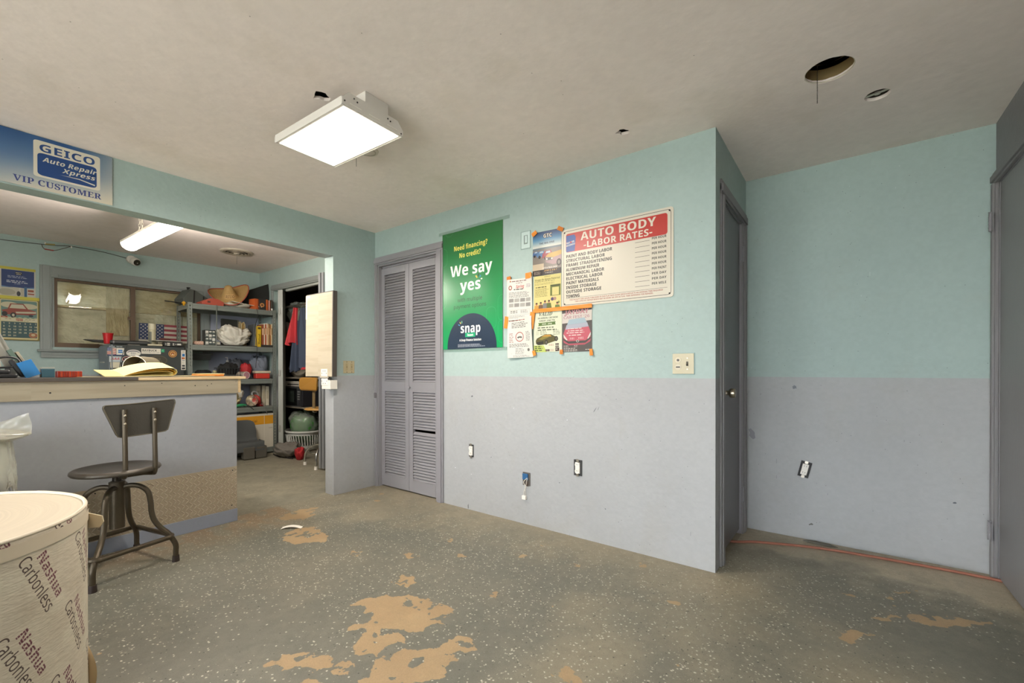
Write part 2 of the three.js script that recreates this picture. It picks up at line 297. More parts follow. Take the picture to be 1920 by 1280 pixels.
// ---------------------------------------------------------------- ceiling fittings
const glow = (hex, k) => new THREE.MeshStandardMaterial({ color: '#ffffff', emissive: hex, emissiveIntensity: k, roughness: .4 });
{ // flat LED fitting
  const o = thing('ceiling_light', 'white rectangular panel light fitting with glowing diffuser on the main ceiling', 'ceiling light', [1.479, 0, 1.267], .04);
  const prof = [[-.168, 2.206], [.168, 2.206], [.168, 2.232], [.135, 2.268], [-.135, 2.268], [-.168, 2.232]];
  const wm = mt('#dcd8d0', .4);
  part(o, 'housing', EX(prof.map(([a, b]) => [a * .97, b]), .55).rotateY(PI / 2).translate(-.275, 0, 0), wm);
  for (const s of [-1, 1]) {
    const e = part(o, 'end_plate', EX(prof, .004).rotateY(PI / 2).translate(s * .281 - .002, 0, 0), wm);
    for (const [z, y] of [[-.155, 2.214], [.155, 2.222], [.108, 2.252], [-.075, 2.25], [-.09, 2.244], [.092, 2.244]]) part(e, 'screw', CY(.0035, .0035, .003, 0, 0, 0, 10).rotateZ(PI / 2).translate(s * .284, y, z), mt('#4a4845', .5, .5));
    for (const z of [-.1, 0, .1]) part(e, 'slot', B(.001, .003, .06, s * .2835, 2.222, z), mt('#f6f3ea', .5));
  }
  for (const s of [-1, 1]) part(o, 'side_rail', B(.556, .038, .006, 0, 2.221, s * .1645, .002), wm);
  part(o, 'diffuser', B(.536, .004, .30, 0, 2.2045, 0), glow('#fff6e4', 2.2), 'glowing white diffuser');
  part(o, 'driver_box', M(B(.075, .066, .13, .225, 2.301, -.03, .002)), wm);
  part(o, 'driver_box', M(B(.075, .066, .13, -.225, 2.301, -.03, .002)), wm);
  rect(.53, .295, 1.479, 2.2015, 1.267, KEY.big, new THREE.Color('#fff2e6'));
}
function chain(name, label, x, y0, y1, z, lean = 0) {
  const g = []; for (let y = y0; y > y1; y -= .006) g.push(new THREE.SphereGeometry(.0022, 8, 6).translate(x + lean * (y0 - y), y, z));
  one(name, label, 'pull chain', M(g), mt('#4b4236', .4, .7));
}
{ // what the holes show
  const o = thing('junction_can', 'brown round can showing through the large ceiling hole', 'ceiling can', [3.42, 0, .174]);
  part(o, 'can', M(CY(.098, .098, .05, 0, H + .041, 0, 40, true), CY(.098, .062, .02, 0, H + .076, 0, 40, true)), new THREE.MeshStandardMaterial({ color: '#8d7850', roughness: .7, side: THREE.DoubleSide }));
  part(o, 'rim', new THREE.TorusGeometry(.0875, .003, 8, 48).rotateX(PI / 2).translate(0, H + .004, 0), mt('#cfc6b2', .6));
  chain('pull_chain', 'thin beaded chain hanging out of the large ceiling hole', 3.378, H + .05, H - .115, .155);
  const p = thing('junction_box', 'small round ceiling opening crossed by a metal strap', 'ceiling box', [3.591, 0, -.168], -.2);
  part(p, 'can', M(CY(.051, .051, .045, 0, H + .0385, 0, 30, true), CY(.051, .051, .003, 0, H + .062, 0, 30)), new THREE.MeshStandardMaterial({ color: '#453f34', roughness: .7, side: THREE.DoubleSide }));
  part(p, 'strap', M(B(.09, .003, .016, 0, H + .010, 0), CY(.012, .012, .008, 0, H + .009, 0, 16)), mt('#c9c3b4', .4, .6));
  chain('pull_chain', 'short beaded chain below the panel light', 1.18, H, H - .02 - .05, .969);
  const q = thing('ceiling_rosette', 'small round white ceiling plate behind the panel light', 'ceiling plate', [1.278, H, .957]);
  part(q, 'plate', LA([[.06, 0], [.056, -.008], [.03, -.012], [0, -.013]], 28), mt('#d8d0c2', .5)); part(q, 'ring', new THREE.TorusGeometry(.042, .003, 8, 32).rotateX(PI / 2).translate(0, -.011, 0), mt('#bdb5a6', .5));
}

// ---------------------------------------------------------------- writing and pictures on the poster wall
const F = (px, w = '', f = 'sans-serif') => `${w} ${px}px ${f}`;
function txt(g, s, x, y, px, color, w = 'bold', maxw, align = 'center', f = 'sans-serif') { g.font = F(px, w, f); g.fillStyle = color; g.textAlign = align; if (maxw) { const m = g.measureText(s).width; g.save(); g.translate(x, y); g.scale(maxw / m, 1); g.fillText(s, 0, 0); g.restore(); } else g.fillText(s, x, y); }
function rrect(g, x, y, w, h, r) { g.beginPath(); g.moveTo(x + r, y); g.lineTo(x + w - r, y); g.quadraticCurveTo(x + w, y, x + w, y + r); g.lineTo(x + w, y + h - r); g.quadraticCurveTo(x + w, y + h, x + w - r, y + h); g.lineTo(x + r, y + h); g.quadraticCurveTo(x, y + h, x, y + h - r); g.lineTo(x, y + r); g.quadraticCurveTo(x, y, x + r, y); g.closePath(); }
const poly = (g, pts, c) => { g.fillStyle = c; g.beginPath(); pts.forEach(([x, y], i) => (i ? g.lineTo(x, y) : g.moveTo(x, y))); g.closePath(); g.fill(); };
const ell = (g, x, y, a, b, c, r = 0) => { g.fillStyle = c; g.beginPath(); g.ellipse(x, y, a, b, r, 0, 2 * PI); g.fill(); };
function greek(g, x, y, w, n, lh, color, th = .4) { let s = 77 + n; const q = () => ((s = (s * 16807) % 2147483647) / 2147483647); g.fillStyle = color; for (let i = 0; i < n; i++) { let X = x; const end = x + w * (.8 + .2 * q()); while (X < end) { const l = lh * (.6 + 2 * q()); g.fillRect(X, y + i * lh, Math.min(l, end - X), lh * th); X += l + lh * .45; } } }
function paper(w, h, map, m, curl, thick = .0012, rough = .55) {   // a sheet: printed front, plain back
  const g = new THREE.BoxGeometry(w, h, thick, curl ? 14 : 1, curl ? 20 : 1, 1), p = g.attributes.position;
  if (curl) { for (let i = 0; i < p.count; i++) p.setZ(i, p.getZ(i) + curl(p.getX(i) / w + .5, p.getY(i) / h + .5)); g.computeVertexNormals(); }
  g.translate(0, 0, thick / 2);
  return [g, [m, m, m, m, map.isMaterial ? map : mm(map, rough, { color: '#dcdcda' }), m]];
}
function sheet(name, label, cat, f, u0, u1, y0, y1, map, { off = .001, rz = 0, curl, group, back = '#d8d4c8', rough = .55, thick } = {}) {
  const [g, ms] = paper(u1 - u0, y1 - y0, map, mt(back, .7), curl, thick, rough);
  const o = one(name, label, cat, g, ms, [0, 0, 0], 0, group); return put(o, f, (u0 + u1) / 2, (y0 + y1) / 2, off, rz);
}
{ // green financing poster in a clear film sleeve
  const t = print(700, 1024, (g, w, h) => {
    const gr = g.createLinearGradient(0, 0, 0, h); gr.addColorStop(0, '#2f6b3c'); gr.addColorStop(.5, '#26824a'); gr.addColorStop(1, '#149a58'); g.fillStyle = gr; g.fillRect(0, 0, w, h);
    g.strokeStyle = 'rgba(150,220,170,.35)'; g.lineWidth = 2;
    for (const [x, y, a, b] of [[520, 690, 110, 180], [650, 600, 110, 210], [650, 800, 110, 190], [-60, 420, 110, 240], [-40, 130, 100, 160], [40, -60, 90, 90]]) { rrect(g, x, y, a, b, Math.min(a, b) / 2); g.stroke(); }
    txt(g, 'Need financing?', 340, 148, 58, '#f0dc68', 'bold', 400); txt(g, 'No credit?', 335, 216, 58, '#f0dc68', 'bold', 262);
    txt(g, 'We say', 345, 345, 132, '#fbf6e6', 'bold', 490); txt(g, 'yes', 340, 480, 132, '#fbf6e6', 'bold', 245);
    poly(g, [[398, 415], [410, 408], [424, 430], [414, 434]], '#f0b64a'); poly(g, [[430, 400], [442, 398], [440, 424], [432, 424]], '#1c3a2c'); poly(g, [[452, 412], [466, 420], [450, 434], [444, 428]], '#2f7fae'); ell(g, 470, 446, 10, 6, '#e8f0dc');
    txt(g, 'with multiple', 332, 602, 46, '#173824', '', 290); txt(g, 'payment options', 332, 658, 46, '#173824', '', 382);
    g.fillStyle = '#28374a'; g.beginPath(); g.arc(350, 1010, 285, PI, 0); g.lineTo(635, 1024); g.lineTo(65, 1024); g.closePath(); g.fill();
    txt(g, 'snap', 340, 850, 108, '#f5f5ee', 'bold', 235); for (const [a, x, y, c] of [[-.6, 222, 800, '#f0dc68'], [0, 240, 794, '#7fd0a0'], [-1.2, 208, 818, '#58a6d8']]) { g.save(); g.translate(x, y); g.rotate(a); g.fillStyle = c; g.fillRect(-3, -10, 7, 20); g.restore(); }
    g.fillStyle = '#22a070'; rrect(g, 280, 888, 115, 38, 5); g.fill(); txt(g, 'loan', 338, 907, 30, '#f5f5ee', 'bold', 70);
    txt(g, 'A Snap Finance Solution', 338, 950, 26, '#f5f5ee', 'bold', 250); greek(g, 195, 986, 310, 3, 9, 'rgba(235,238,240,.8)');
  });
  const o = thing('poster', 'large green financing poster reading We say yes beside the louvred doors', 'poster'); put(o, FP, 1.206, 1.688, 0);
  const [g, ms] = paper(.618, .916, mm(t, .28), mt('#d8d4c8', .7), (u, v) => .004 + .003 * Math.sin(u * 7 + v * 3)); part(o, 'sheet', g, ms);
  const film = new THREE.MeshPhysicalMaterial({ color: '#f4f8f6', roughness: .12, transmission: 1, thickness: 0 });
  for (const y of [.466, -.468]) part(o, 'clear_holder', B(.72, .026, .004, .01, y, .004, .0015), film, 'clear plastic holder strip');
}
{ // painted metal rate board
  const t = print(1430, 1000, (g, w, h) => {
    g.fillStyle = '#ece6d6'; g.fillRect(0, 0, w, h);
    g.strokeStyle = '#35332f'; g.lineWidth = 5; rrect(g, 28, 28, w - 56, h - 56, 42); g.stroke();
    g.fillStyle = '#cf3a30'; rrect(g, 62, 60, w - 128, 238, 34); g.fill();
    txt(g, 'AUTO BODY', 755, 128, 138, '#f3ecdc', 'bold', 960); txt(g, '-LABOR RATES-', 755, 240, 108, '#f3ecdc', 'bold', 880);
    g.fillStyle = '#2c5fb4'; poly(g, [[66, 84], [186, 84], [206, 120], [190, 292], [66, 292]], '#2a5cb0'); g.save(); g.translate(130, 190); g.rotate(-.12); txt(g, 'BETTER', 0, -16, 30, '#f3ecdc', 'bold', 118); txt(g, 'BUSINESS', 0, 16, 30, '#f3ecdc', 'bold', 128); g.restore(); poly(g, [[118, 172], [134, 160], [150, 172], [134, 190]], '#cf3a30');
    const rows = [['PAINT AND BODY LABOR', 640], ['STRUCTURAL LABOR', 545], ['FRAME STRAIGHTENING', 640], ['ALUMINUM REPAIR', 470], ['MECHANICAL LABOR', 535], ['ELECTRICAL LABOR', 515], ['PAINT MATERIALS', 465], ['INSIDE STORAGE', 435], ['OUTSIDE STORAGE', 500], ['TOWING', 200]], per = ['HOUR', 'HOUR', 'HOUR', 'HOUR', 'HOUR', 'HOUR', 'PAINT', 'DAY', 'DAY', 'MILE'];
    rows.forEach(([s, l], i) => { const y = 350 + i * 57; g.font = F(46, 'bold'); txt(g, s, 62, y, 54, '#211f1d', 'bold', l, 'left'); txt(g, s, 64, y + 1, 54, '#211f1d', 'bold', l, 'left'); g.fillStyle = '#4a4844'; g.fillRect(988, y - 20, 172, 4); txt(g, 'PER ' + per[i], 1185, y - 34, 38, '#211f1d', 'bold', 168, 'left'); });
    g.fillStyle = '#35332f'; g.fillRect(62, 888, w - 130, 3);
    txt(g, 'THIS FACILITY USES HOURS PUBLISHED IN OUR FLAT RATE GUIDE WHICH REFLECTS AN AVERAGE TIME REQUIRED', 715, 912, 24, '#a8564a', 'bold', 1200); txt(g, 'FOR A SPECIFIC REPAIR WHICH MAY BE MORE OR LESS ACTUAL TIME EXPENDED FOR REPAIRS.', 700, 938, 24, '#a8564a', 'bold', 1010);
  });
  const w = .7145, h = .5, s = new THREE.Shape(); const r = .02; s.moveTo(-w / 2 + r, -h / 2); s.lineTo(w / 2 - r, -h / 2); s.quadraticCurveTo(w / 2, -h / 2, w / 2, -h / 2 + r); s.lineTo(w / 2, h / 2 - r); s.quadraticCurveTo(w / 2, h / 2, w / 2 - r, h / 2); s.lineTo(-w / 2 + r, h / 2); s.quadraticCurveTo(-w / 2, h / 2, -w / 2, h / 2 - r); s.lineTo(-w / 2, -h / 2 + r); s.quadraticCurveTo(-w / 2, -h / 2, -w / 2 + r, -h / 2);
  const g = new THREE.ExtrudeGeometry(s, { depth: .003, bevelEnabled: false }), uv = g.attributes.uv, p = g.attributes.position; for (let i = 0; i < uv.count; i++) uv.setXY(i, p.getX(i) / w + .5, p.getY(i) / h + .5);
  const o = thing('rate_sign', 'white auto body labor rates board with a red heading band', 'sign'); put(o, FP, 2.361, 1.7205, .001);
  part(o, 'board', g, mm(t, .35, { color: '#dad8d4' })); for (const [x, y] of [[-1, -1], [1, -1], [-1, 1], [1, 1]]) part(o, 'screw', CY(.005, .005, .003, 0, 0, 0, 12).rotateX(PI / 2).translate(x * .336, y * .23, .004), mt('#2e2a26', .4, .6));
}
function carSide(g, x, y, s, body, glass, dir = 1) {                  // simple printed car
  g.save(); g.translate(x, y); g.scale(s * dir, s);
  poly(g, [[-100, 0], [-104, -26], [-60, -36], [-38, -62], [36, -62], [62, -36], [104, -28], [106, 0]], body); poly(g, [[-50, -36], [-32, -56], [0, -56], [0, -36]], glass); poly(g, [[6, -36], [6, -56], [32, -56], [50, -36]], glass);
  for (const q of [-62, 62]) { ell(g, q, 2, 21, 21, '#1d1c1c'); ell(g, q, 2, 11, 11, '#a9a59c'); } g.restore();
}
{ // show poster with a row of trucks
  const t = print(420, 560, (g, w, h) => {
    const gr = g.createLinearGradient(0, 0, 0, 190); gr.addColorStop(0, '#3a4d78'); gr.addColorStop(.5, '#5a93bd'); gr.addColorStop(1, '#dfe3da'); g.fillStyle = gr; g.fillRect(0, 0, w, h);
    txt(g, '★', 118, 66, 54, '#c98a9a'); g.strokeStyle = '#26242a'; g.lineWidth = 12; g.font = F(66, 'bold'); g.textAlign = 'center'; g.strokeText('GTC', 222, 60); txt(g, 'GTC', 222, 60, 66, '#f1ece0'); greek(g, 165, 108, 110, 2, 14, '#8ba0b4'); txt(g, 'THE BIG ONE', 210, 152, 34, '#2a3146', 'bold', 220);
    g.fillStyle = '#6f7f88'; g.fillRect(0, 205, w, 24); g.fillStyle = '#8a8078'; g.fillRect(0, 228, w, 332);
    for (const [x, y, c, s] of [[40, 268, '#4a6ea0', .55], [120, 280, '#5d86b4', .7], [215, 292, '#a84250', .85]]) { poly(g, [[x - 80 * s, y + 60 * s], [x - 80 * s, y], [x - 30 * s, y - 45 * s], [x + 60 * s, y - 50 * s], [x + 90 * s, y], [x + 90 * s, y + 60 * s]], c); poly(g, [[x - 26 * s, y - 8 * s], [x - 14 * s, y - 38 * s], [x + 50 * s, y - 42 * s], [x + 60 * s, y - 10 * s]], '#bccbd6'); ell(g, x - 20 * s, y + 62 * s, 26 * s, 30 * s, '#2a2726'); }
    poly(g, [[190, 330], [240, 290], [420, 270], [420, 330], [300, 350]], '#cda53c'); poly(g, [[190, 330], [300, 350], [420, 325], [420, 430], [300, 436], [196, 400]], '#b08f92'); g.fillStyle = '#41414a'; g.fillRect(204, 345, 90, 32); for (const q of [214, 284]) ell(g, q, 361, 12, 12, '#e8e4d4'); ell(g, 385, 420, 34, 44, '#2b2524'); ell(g, 385, 420, 18, 26, '#8e857c');
    g.fillStyle = '#d6c3a8'; g.fillRect(0, 410, 170, 80); g.fillStyle = '#2e2825'; g.fillRect(0, 490, w, 70); txt(g, 'AUTO & TRUCK SHOW', 255, 470, 28, '#f3ece0', 'italic bold', 210); txt(g, 'JUNE 5, 6 & 7', 265, 506, 26, '#e0a94a', 'italic bold', 180); greek(g, 20, 505, 110, 4, 12, '#c8b8a8'); greek(g, 190, 532, 140, 1, 14, '#d8d0c0');
  });
  sheet('poster', 'glossy truck show poster with sky and parked trucks left of the rate board', 'poster', FP, 1.775, 2.0, 1.7, 1.992, t, { rz: -.008, off: .003, rough: .3, curl: (u, v) => .002 * Math.sin(u * 5) });
}
{ // yellow family flyer (its code square left out)
  const t = print(380, 400, (g, w, h) => {
    g.fillStyle = '#e5d98c'; g.fillRect(0, 0, w, h); txt(g, 'Invitamos al', 190, 16, 14, '#7a6a30', 'bold'); txt(g, 'Grupo de Apoyo Paternal', 190, 46, 32, '#6d6a3a', 'bold', 350); greek(g, 12, 66, 350, 1, 14, '#7c7444'); greek(g, 14, 88, 340, 2, 14, '#a2955a');
    greek(g, 26, 130, 190, 1, 18, '#5f5a30', .6); greek(g, 20, 152, 200, 8, 13, '#857a48'); g.fillStyle = '#6e7a34'; g.fillRect(232, 120, 140, 130); g.fillStyle = '#e5d98c'; g.fillRect(258, 152, 92, 92); g.fillStyle = '#3f4420'; g.fillRect(240, 126, 124, 14);
    g.fillStyle = '#ead98e'; g.fillRect(0, 250, w, 150);
    for (const [x, y, c] of [[40, 350, '#d9a240'], [100, 345, '#7a5a3a'], [160, 330, '#8a8a88'], [215, 330, '#66702e'], [330, 360, '#5f7a3a']]) { poly(g, [[x - 34, 400], [x - 28, y], [x + 26, y], [x + 40, 400]], c); ell(g, x, y - 16, 15, 18, '#c98f6a'); ell(g, x, y - 25, 15, 10, '#4a3226'); }
    ell(g, 262, 288, 22, 20, '#564a72'); ell(g, 296, 286, 20, 20, '#b08a7a'); ell(g, 350, 330, 10, 16, '#7a8a4a');
  });
  sheet('flyer', 'pale yellow family support flyer with drawn people under the truck poster', 'flyer', FP, 1.783, 1.998, 1.472, 1.698, t, { rz: -.006, off: .002 });
}
{ // car show flyer
  const t = print(420, 540, (g, w, h) => {
    g.fillStyle = '#e6ead0'; g.fillRect(0, 0, w, h); txt(g, 'VALID', 175, 42, 74, '#37402c', 'italic bold', 205, 'center', 'serif'); txt(g, '3rd ANNUAL CAR SHOW', 210, 96, 30, '#3c4434', 'bold', 300); txt(g, 'SUNDAY, JUNE 7TH', 200, 132, 30, '#3c4434', 'bold', 235);
    poly(g, [[68, 158], [330, 150], [322, 170], [330, 190], [68, 198], [80, 178]], '#5e7c3c'); txt(g, '9AM - 2PM', 200, 175, 24, '#eef0dc', 'bold', 150); greek(g, 60, 216, 300, 2, 30, '#59604c', .42); greek(g, 100, 270, 110, 3, 17, '#7d826e'); greek(g, 290, 262, 110, 4, 17, '#7d826e'); g.fillStyle = '#d8dcc2'; g.fillRect(36, 262, 44, 56);
    poly(g, [[30, 390], [48, 360], [110, 332], [180, 310], [260, 312], [318, 340], [360, 352], [366, 384], [330, 400], [180, 440], [80, 448], [36, 430]], '#5b5626'); poly(g, [[70, 372], [130, 340], [210, 330], [230, 350], [130, 380]], '#8f8434'); poly(g, [[120, 340], [175, 316], [250, 318], [270, 342], [190, 340]], '#c9983c'); poly(g, [[40, 410], [150, 396], [150, 436], [60, 446]], '#2a281c'); for (const [x, y] of [[190, 414], [338, 372]]) { ell(g, x, y, 24, 32, '#201f1b'); ell(g, x, y, 13, 19, '#6a6656'); }
    poly(g, [[0, 450], [150, 452], [200, 540], [0, 540]], '#c9d872'); greek(g, 16, 462, 130, 3, 24, '#3c4a1c', .5); for (const [x, y, a, b] of [[325, 432, 50, 22], [325, 462, 50, 18], [325, 486, 56, 46], [180, 505, 60, 26]]) { g.fillStyle = '#4a3430'; g.fillRect(x, y, a, b); greek(g, x + 6, y + b * .35, a - 14, 1, b * .5, '#d8cfc0'); } greek(g, 228, 440, 90, 2, 14, '#c08478'); greek(g, 250, 505, 60, 3, 10, '#c08478');
  });
  sheet('flyer', 'light green car show flyer with a drawn sports car under the yellow flyer', 'flyer', FP, 1.782, 2.004, 1.186, 1.463, t, { off: .002 });
  const u = print(420, 540, (g, w, h) => {
    g.fillStyle = '#59524f'; g.fillRect(0, 0, w, h); poly(g, [[0, 60], [420, 40], [420, 165], [0, 185]], '#d9d0c8'); txt(g, 'JAYDAY', 210, 48, 74, '#d6a3a8', 'bold', 330); g.strokeStyle = '#8c4048'; g.lineWidth = 3; g.font = F(74, 'bold'); g.save(); g.translate(210, 48); g.scale(330 / g.measureText('JAYDAY').width, 1); g.strokeText('JAYDAY', 0, 0); g.restore(); txt(g, "CAR FEST '26", 205, 112, 48, '#a8687c', '', 370);
    poly(g, [[98, 140], [320, 128], [352, 190], [72, 205]], '#aac0cc'); poly(g, [[64, 206], [356, 190], [404, 310], [400, 380], [330, 410], [90, 412], [20, 380], [18, 312]], '#cc5f6e'); poly(g, [[64, 206], [356, 190], [375, 240], [46, 262]], '#b6b9c8'); poly(g, [[20, 372], [90, 408], [330, 406], [402, 366], [398, 400], [330, 432], [90, 434], [24, 404]], '#4a4442'); poly(g, [[14, 390], [90, 438], [330, 436], [406, 384], [396, 420], [320, 456], [100, 458], [24, 424]], '#c05666');
    poly(g, [[16, 318], [30, 330], [78, 392], [62, 396], [22, 356]], '#e6e2da'); poly(g, [[404, 310], [392, 322], [356, 384], [370, 386], [402, 344]], '#e6e2da'); ell(g, 220, 410, 20, 15, '#dcd8d0'); ell(g, 220, 410, 14, 10, '#4a4442'); greek(g, 84, 250, 250, 1, 22, '#ecdcd8'); greek(g, 82, 276, 280, 1, 24, '#f0e2dc'); greek(g, 64, 300, 310, 1, 26, '#f0e2dc'); greek(g, 96, 330, 220, 1, 26, '#f0e2dc'); greek(g, 110, 366, 80, 2, 14, '#ecd6d2'); greek(g, 230, 364, 90, 2, 14, '#ecd6d2');
    greek(g, 20, 460, 90, 2, 16, '#cfc8c0'); greek(g, 170, 460, 60, 2, 16, '#cfc8c0'); greek(g, 20, 494, 210, 3, 16, '#e0dad0'); greek(g, 330, 512, 80, 1, 18, '#e6e0d6');
  });
  sheet('flyer', 'dark car fest flyer with a pink car front below the rate board', 'flyer', FP, 2.006, 2.220, 1.182, 1.462, u, { off: .002, rz: .004 });
  const whiteFly = (top) => print(380, 520, (g, w, h) => {
    g.fillStyle = '#eceae2'; g.fillRect(0, 0, w, h);
    if (top) { greek(g, 40, 24, 310, 1, 20, '#7a4a44', .5); greek(g, 130, 50, 120, 1, 16, '#8a5a54'); txt(g, 'Spring', 190, 98, 54, '#c04a40', 'italic bold', 120); ell(g, 52, 108, 26, 30, '#a8503a'); ell(g, 52, 108, 15, 18, '#eceae2'); greek(g, 104, 128, 180, 1, 20, '#3a3836', .55); greek(g, 290, 80, 80, 3, 16, '#a48a9a'); greek(g, 34, 168, 320, 5, 15, '#6a6866'); for (let i = 0; i < 4; i++) for (let j = 0; j < 2; j++) { g.fillStyle = ['#9a9894', '#b4b2ac'][(i + j) % 2]; g.fillRect(36 + i * 82, 248 + j * 62, 70, 46); } g.strokeStyle = '#8a8884'; g.lineWidth = 2; g.strokeRect(40, 392, 300, 60); greek(g, 60, 404, 130, 2, 20, '#4a4846'); greek(g, 210, 400, 110, 3, 14, '#7a7876'); greek(g, 40, 466, 280, 3, 14, '#8a8886'); } else { greek(g, 20, 30, 320, 1, 22, '#a05a52', .5); greek(g, 60, 62, 260, 4, 20, '#565452'); g.strokeStyle = '#b4483e'; g.lineWidth = 9; g.beginPath(); g.arc(180, 250, 58, 0, 2 * PI); g.stroke(); carSide(g, 180, 262, .36, '#44423e', '#c8c6c0'); greek(g, 26, 200, 64, 6, 22, '#b27a74'); greek(g, 280, 190, 70, 7, 18, '#7a7876'); greek(g, 30, 340, 310, 3, 17, '#5a5856'); greek(g, 120, 400, 130, 5, 17, '#8a8886'); ell(g, 312, 424, 18, 20, '#77756f'); greek(g, 90, 490, 240, 2, 14, '#8a8886'); greek(g, 60, 464, 10, 1, 10, '#8a8886'); }
  });
  sheet('flyer', 'upper of the two white text flyers taped left of the yellow flyer', 'flyer', FP, 1.560, 1.772, 1.415, 1.702, whiteFly(true), { off: .004, rz: -.012, curl: (a, b) => .006 + .006 * Math.sin(a * 5 + b * 2) });
  sheet('flyer', 'lower of the two white text flyers with a red ring emblem', 'flyer', FP, 1.566, 1.778, 1.152, 1.432, whiteFly(false), { off: .007, rz: .03, curl: (a, b) => .007 + .007 * Math.sin(a * 4.5 + b * 3 + 1) });
}
{ // orange tape
  const m = mt('#d98222', .55), m2 = mt('#c2701c', .6), tape = (label, u, y, w, h, rz, alt) => { const [g, ms] = paper(w, h, alt ? m2 : m, alt ? m2 : m, (a, b) => .001 * Math.sin(a * 9 + b * 5)); const o = one('tape_strip', label, 'tape', g, ms, [0, 0, 0], 0, 'orange tape on the posters'); put(o, FP, u, y, .0125, rz); };
  tape('orange tape at the truck poster\'s top left corner', 1.793, 1.988, .04, .028, .5); tape('orange tape at the truck poster\'s top right corner', 1.998, 1.982, .045, .026, -.5, 1);
  tape('orange tape at the upper white flyer\'s top left corner', 1.575, 1.706, .036, .042, .1, 1); tape('orange tape at the upper white flyer\'s top right corner', 1.744, 1.712, .05, .04, .05);
  tape('orange tape on the left edges of both white flyers', 1.551, 1.404, .034, .085, -.12); tape('orange tape between the white flyers and the yellow flyer', 1.771, 1.403, .04, .115, -.15);
  tape('long orange tape strip between the yellow and green flyers', 1.893, 1.464, .225, .025, -.004); tape('long orange tape strip along the top of the pink car flyer', 2.112, 1.464, .226, .025, .006);
  tape('orange tape at the green flyer\'s bottom left corner', 1.791, 1.18, .024, .036, .35); tape('orange tape between the bottoms of the green and pink car flyers', 2.005, 1.183, .024, .03, 0, 1); tape('orange tape at the pink car flyer\'s bottom right corner', 2.219, 1.176, .022, .042, .1);
}
// ---------------------------------------------------------------- boxes and outlets in the walls
function receptacle(label, f, u, y, rz, open, off = 0) {
  const o = thing('wall_outlet', label, 'outlet'); put(o, f, u, y, off, rz);
  part(o, 'box', M(B(open ? .058 : .046, open ? .10 : .094, .004, 0, 0, .002)), mt('#3a3a3a', .8));
  const body = part(o, 'receptacle', M(B(.034, .07, .007, 0, 0, .0075, .003), ...[-.02, .02].map((q) => CY(.0165, .0165, .004, 0, 0, 0, 20).rotateX(PI / 2).translate(0, q, .0125))), white);
  for (const q of [-.02, .02]) for (const x of [-.006, .006]) part(body, 'slot', B(.002, .008, .001, x, q + .002, .0147), black);
  for (const q of [-1, 1]) part(o, 'strap', B(.018, .016, .002, 0, .046 * q, .008), steel);
  return o;
}
receptacle('uncovered outlet nearest the louvred doors on the poster wall', FP, 1.204, .453, 0);
receptacle('uncovered outlet below the flyers, right of the hanging wires', FP, 2.121, .445, 0, true);
receptacle('tilted white outlet hanging in its box in the recess wall', FA, 3.268, .44, -.22, true, .004);
{
  const o = thing('junction_box', 'open blue wall box with loose wires and a hanging connector', 'wall box'); put(o, FP, 1.72, .314, 0);
  part(o, 'box', M(B(.062, .09, .004, 0, 0, .002)), mt('#5b5650', .7)); part(o, 'blue_body', B(.046, .042, .012, -.006, .016, .008, .003), mt('#2b5f8c', .5), 'blue plastic box body');
  part(o, 'wire', M(T([[.01, .01, .012], [-.012, -.02, .022], [.006, -.05, .02], [-.012, -.085, .016], [-.014, -.118, .014]], .0022, 30), T([[.014, .02, .01], [.012, -.03, .024], [.0, -.06, .02], [.002, -.11, .014]], .0018, 30)), mt('#d8d4c8', .5));
  part(o, 'wire', M(T([[.0, .004, .012], [.02, -.026, .02], [.008, -.042, .014], [.02, -.046, .012]], .002, 24)), mt('#5d4838', .5)); part(o, 'connector', B(.034, .026, .018, -.012, -.128, .012, .003), white);
}
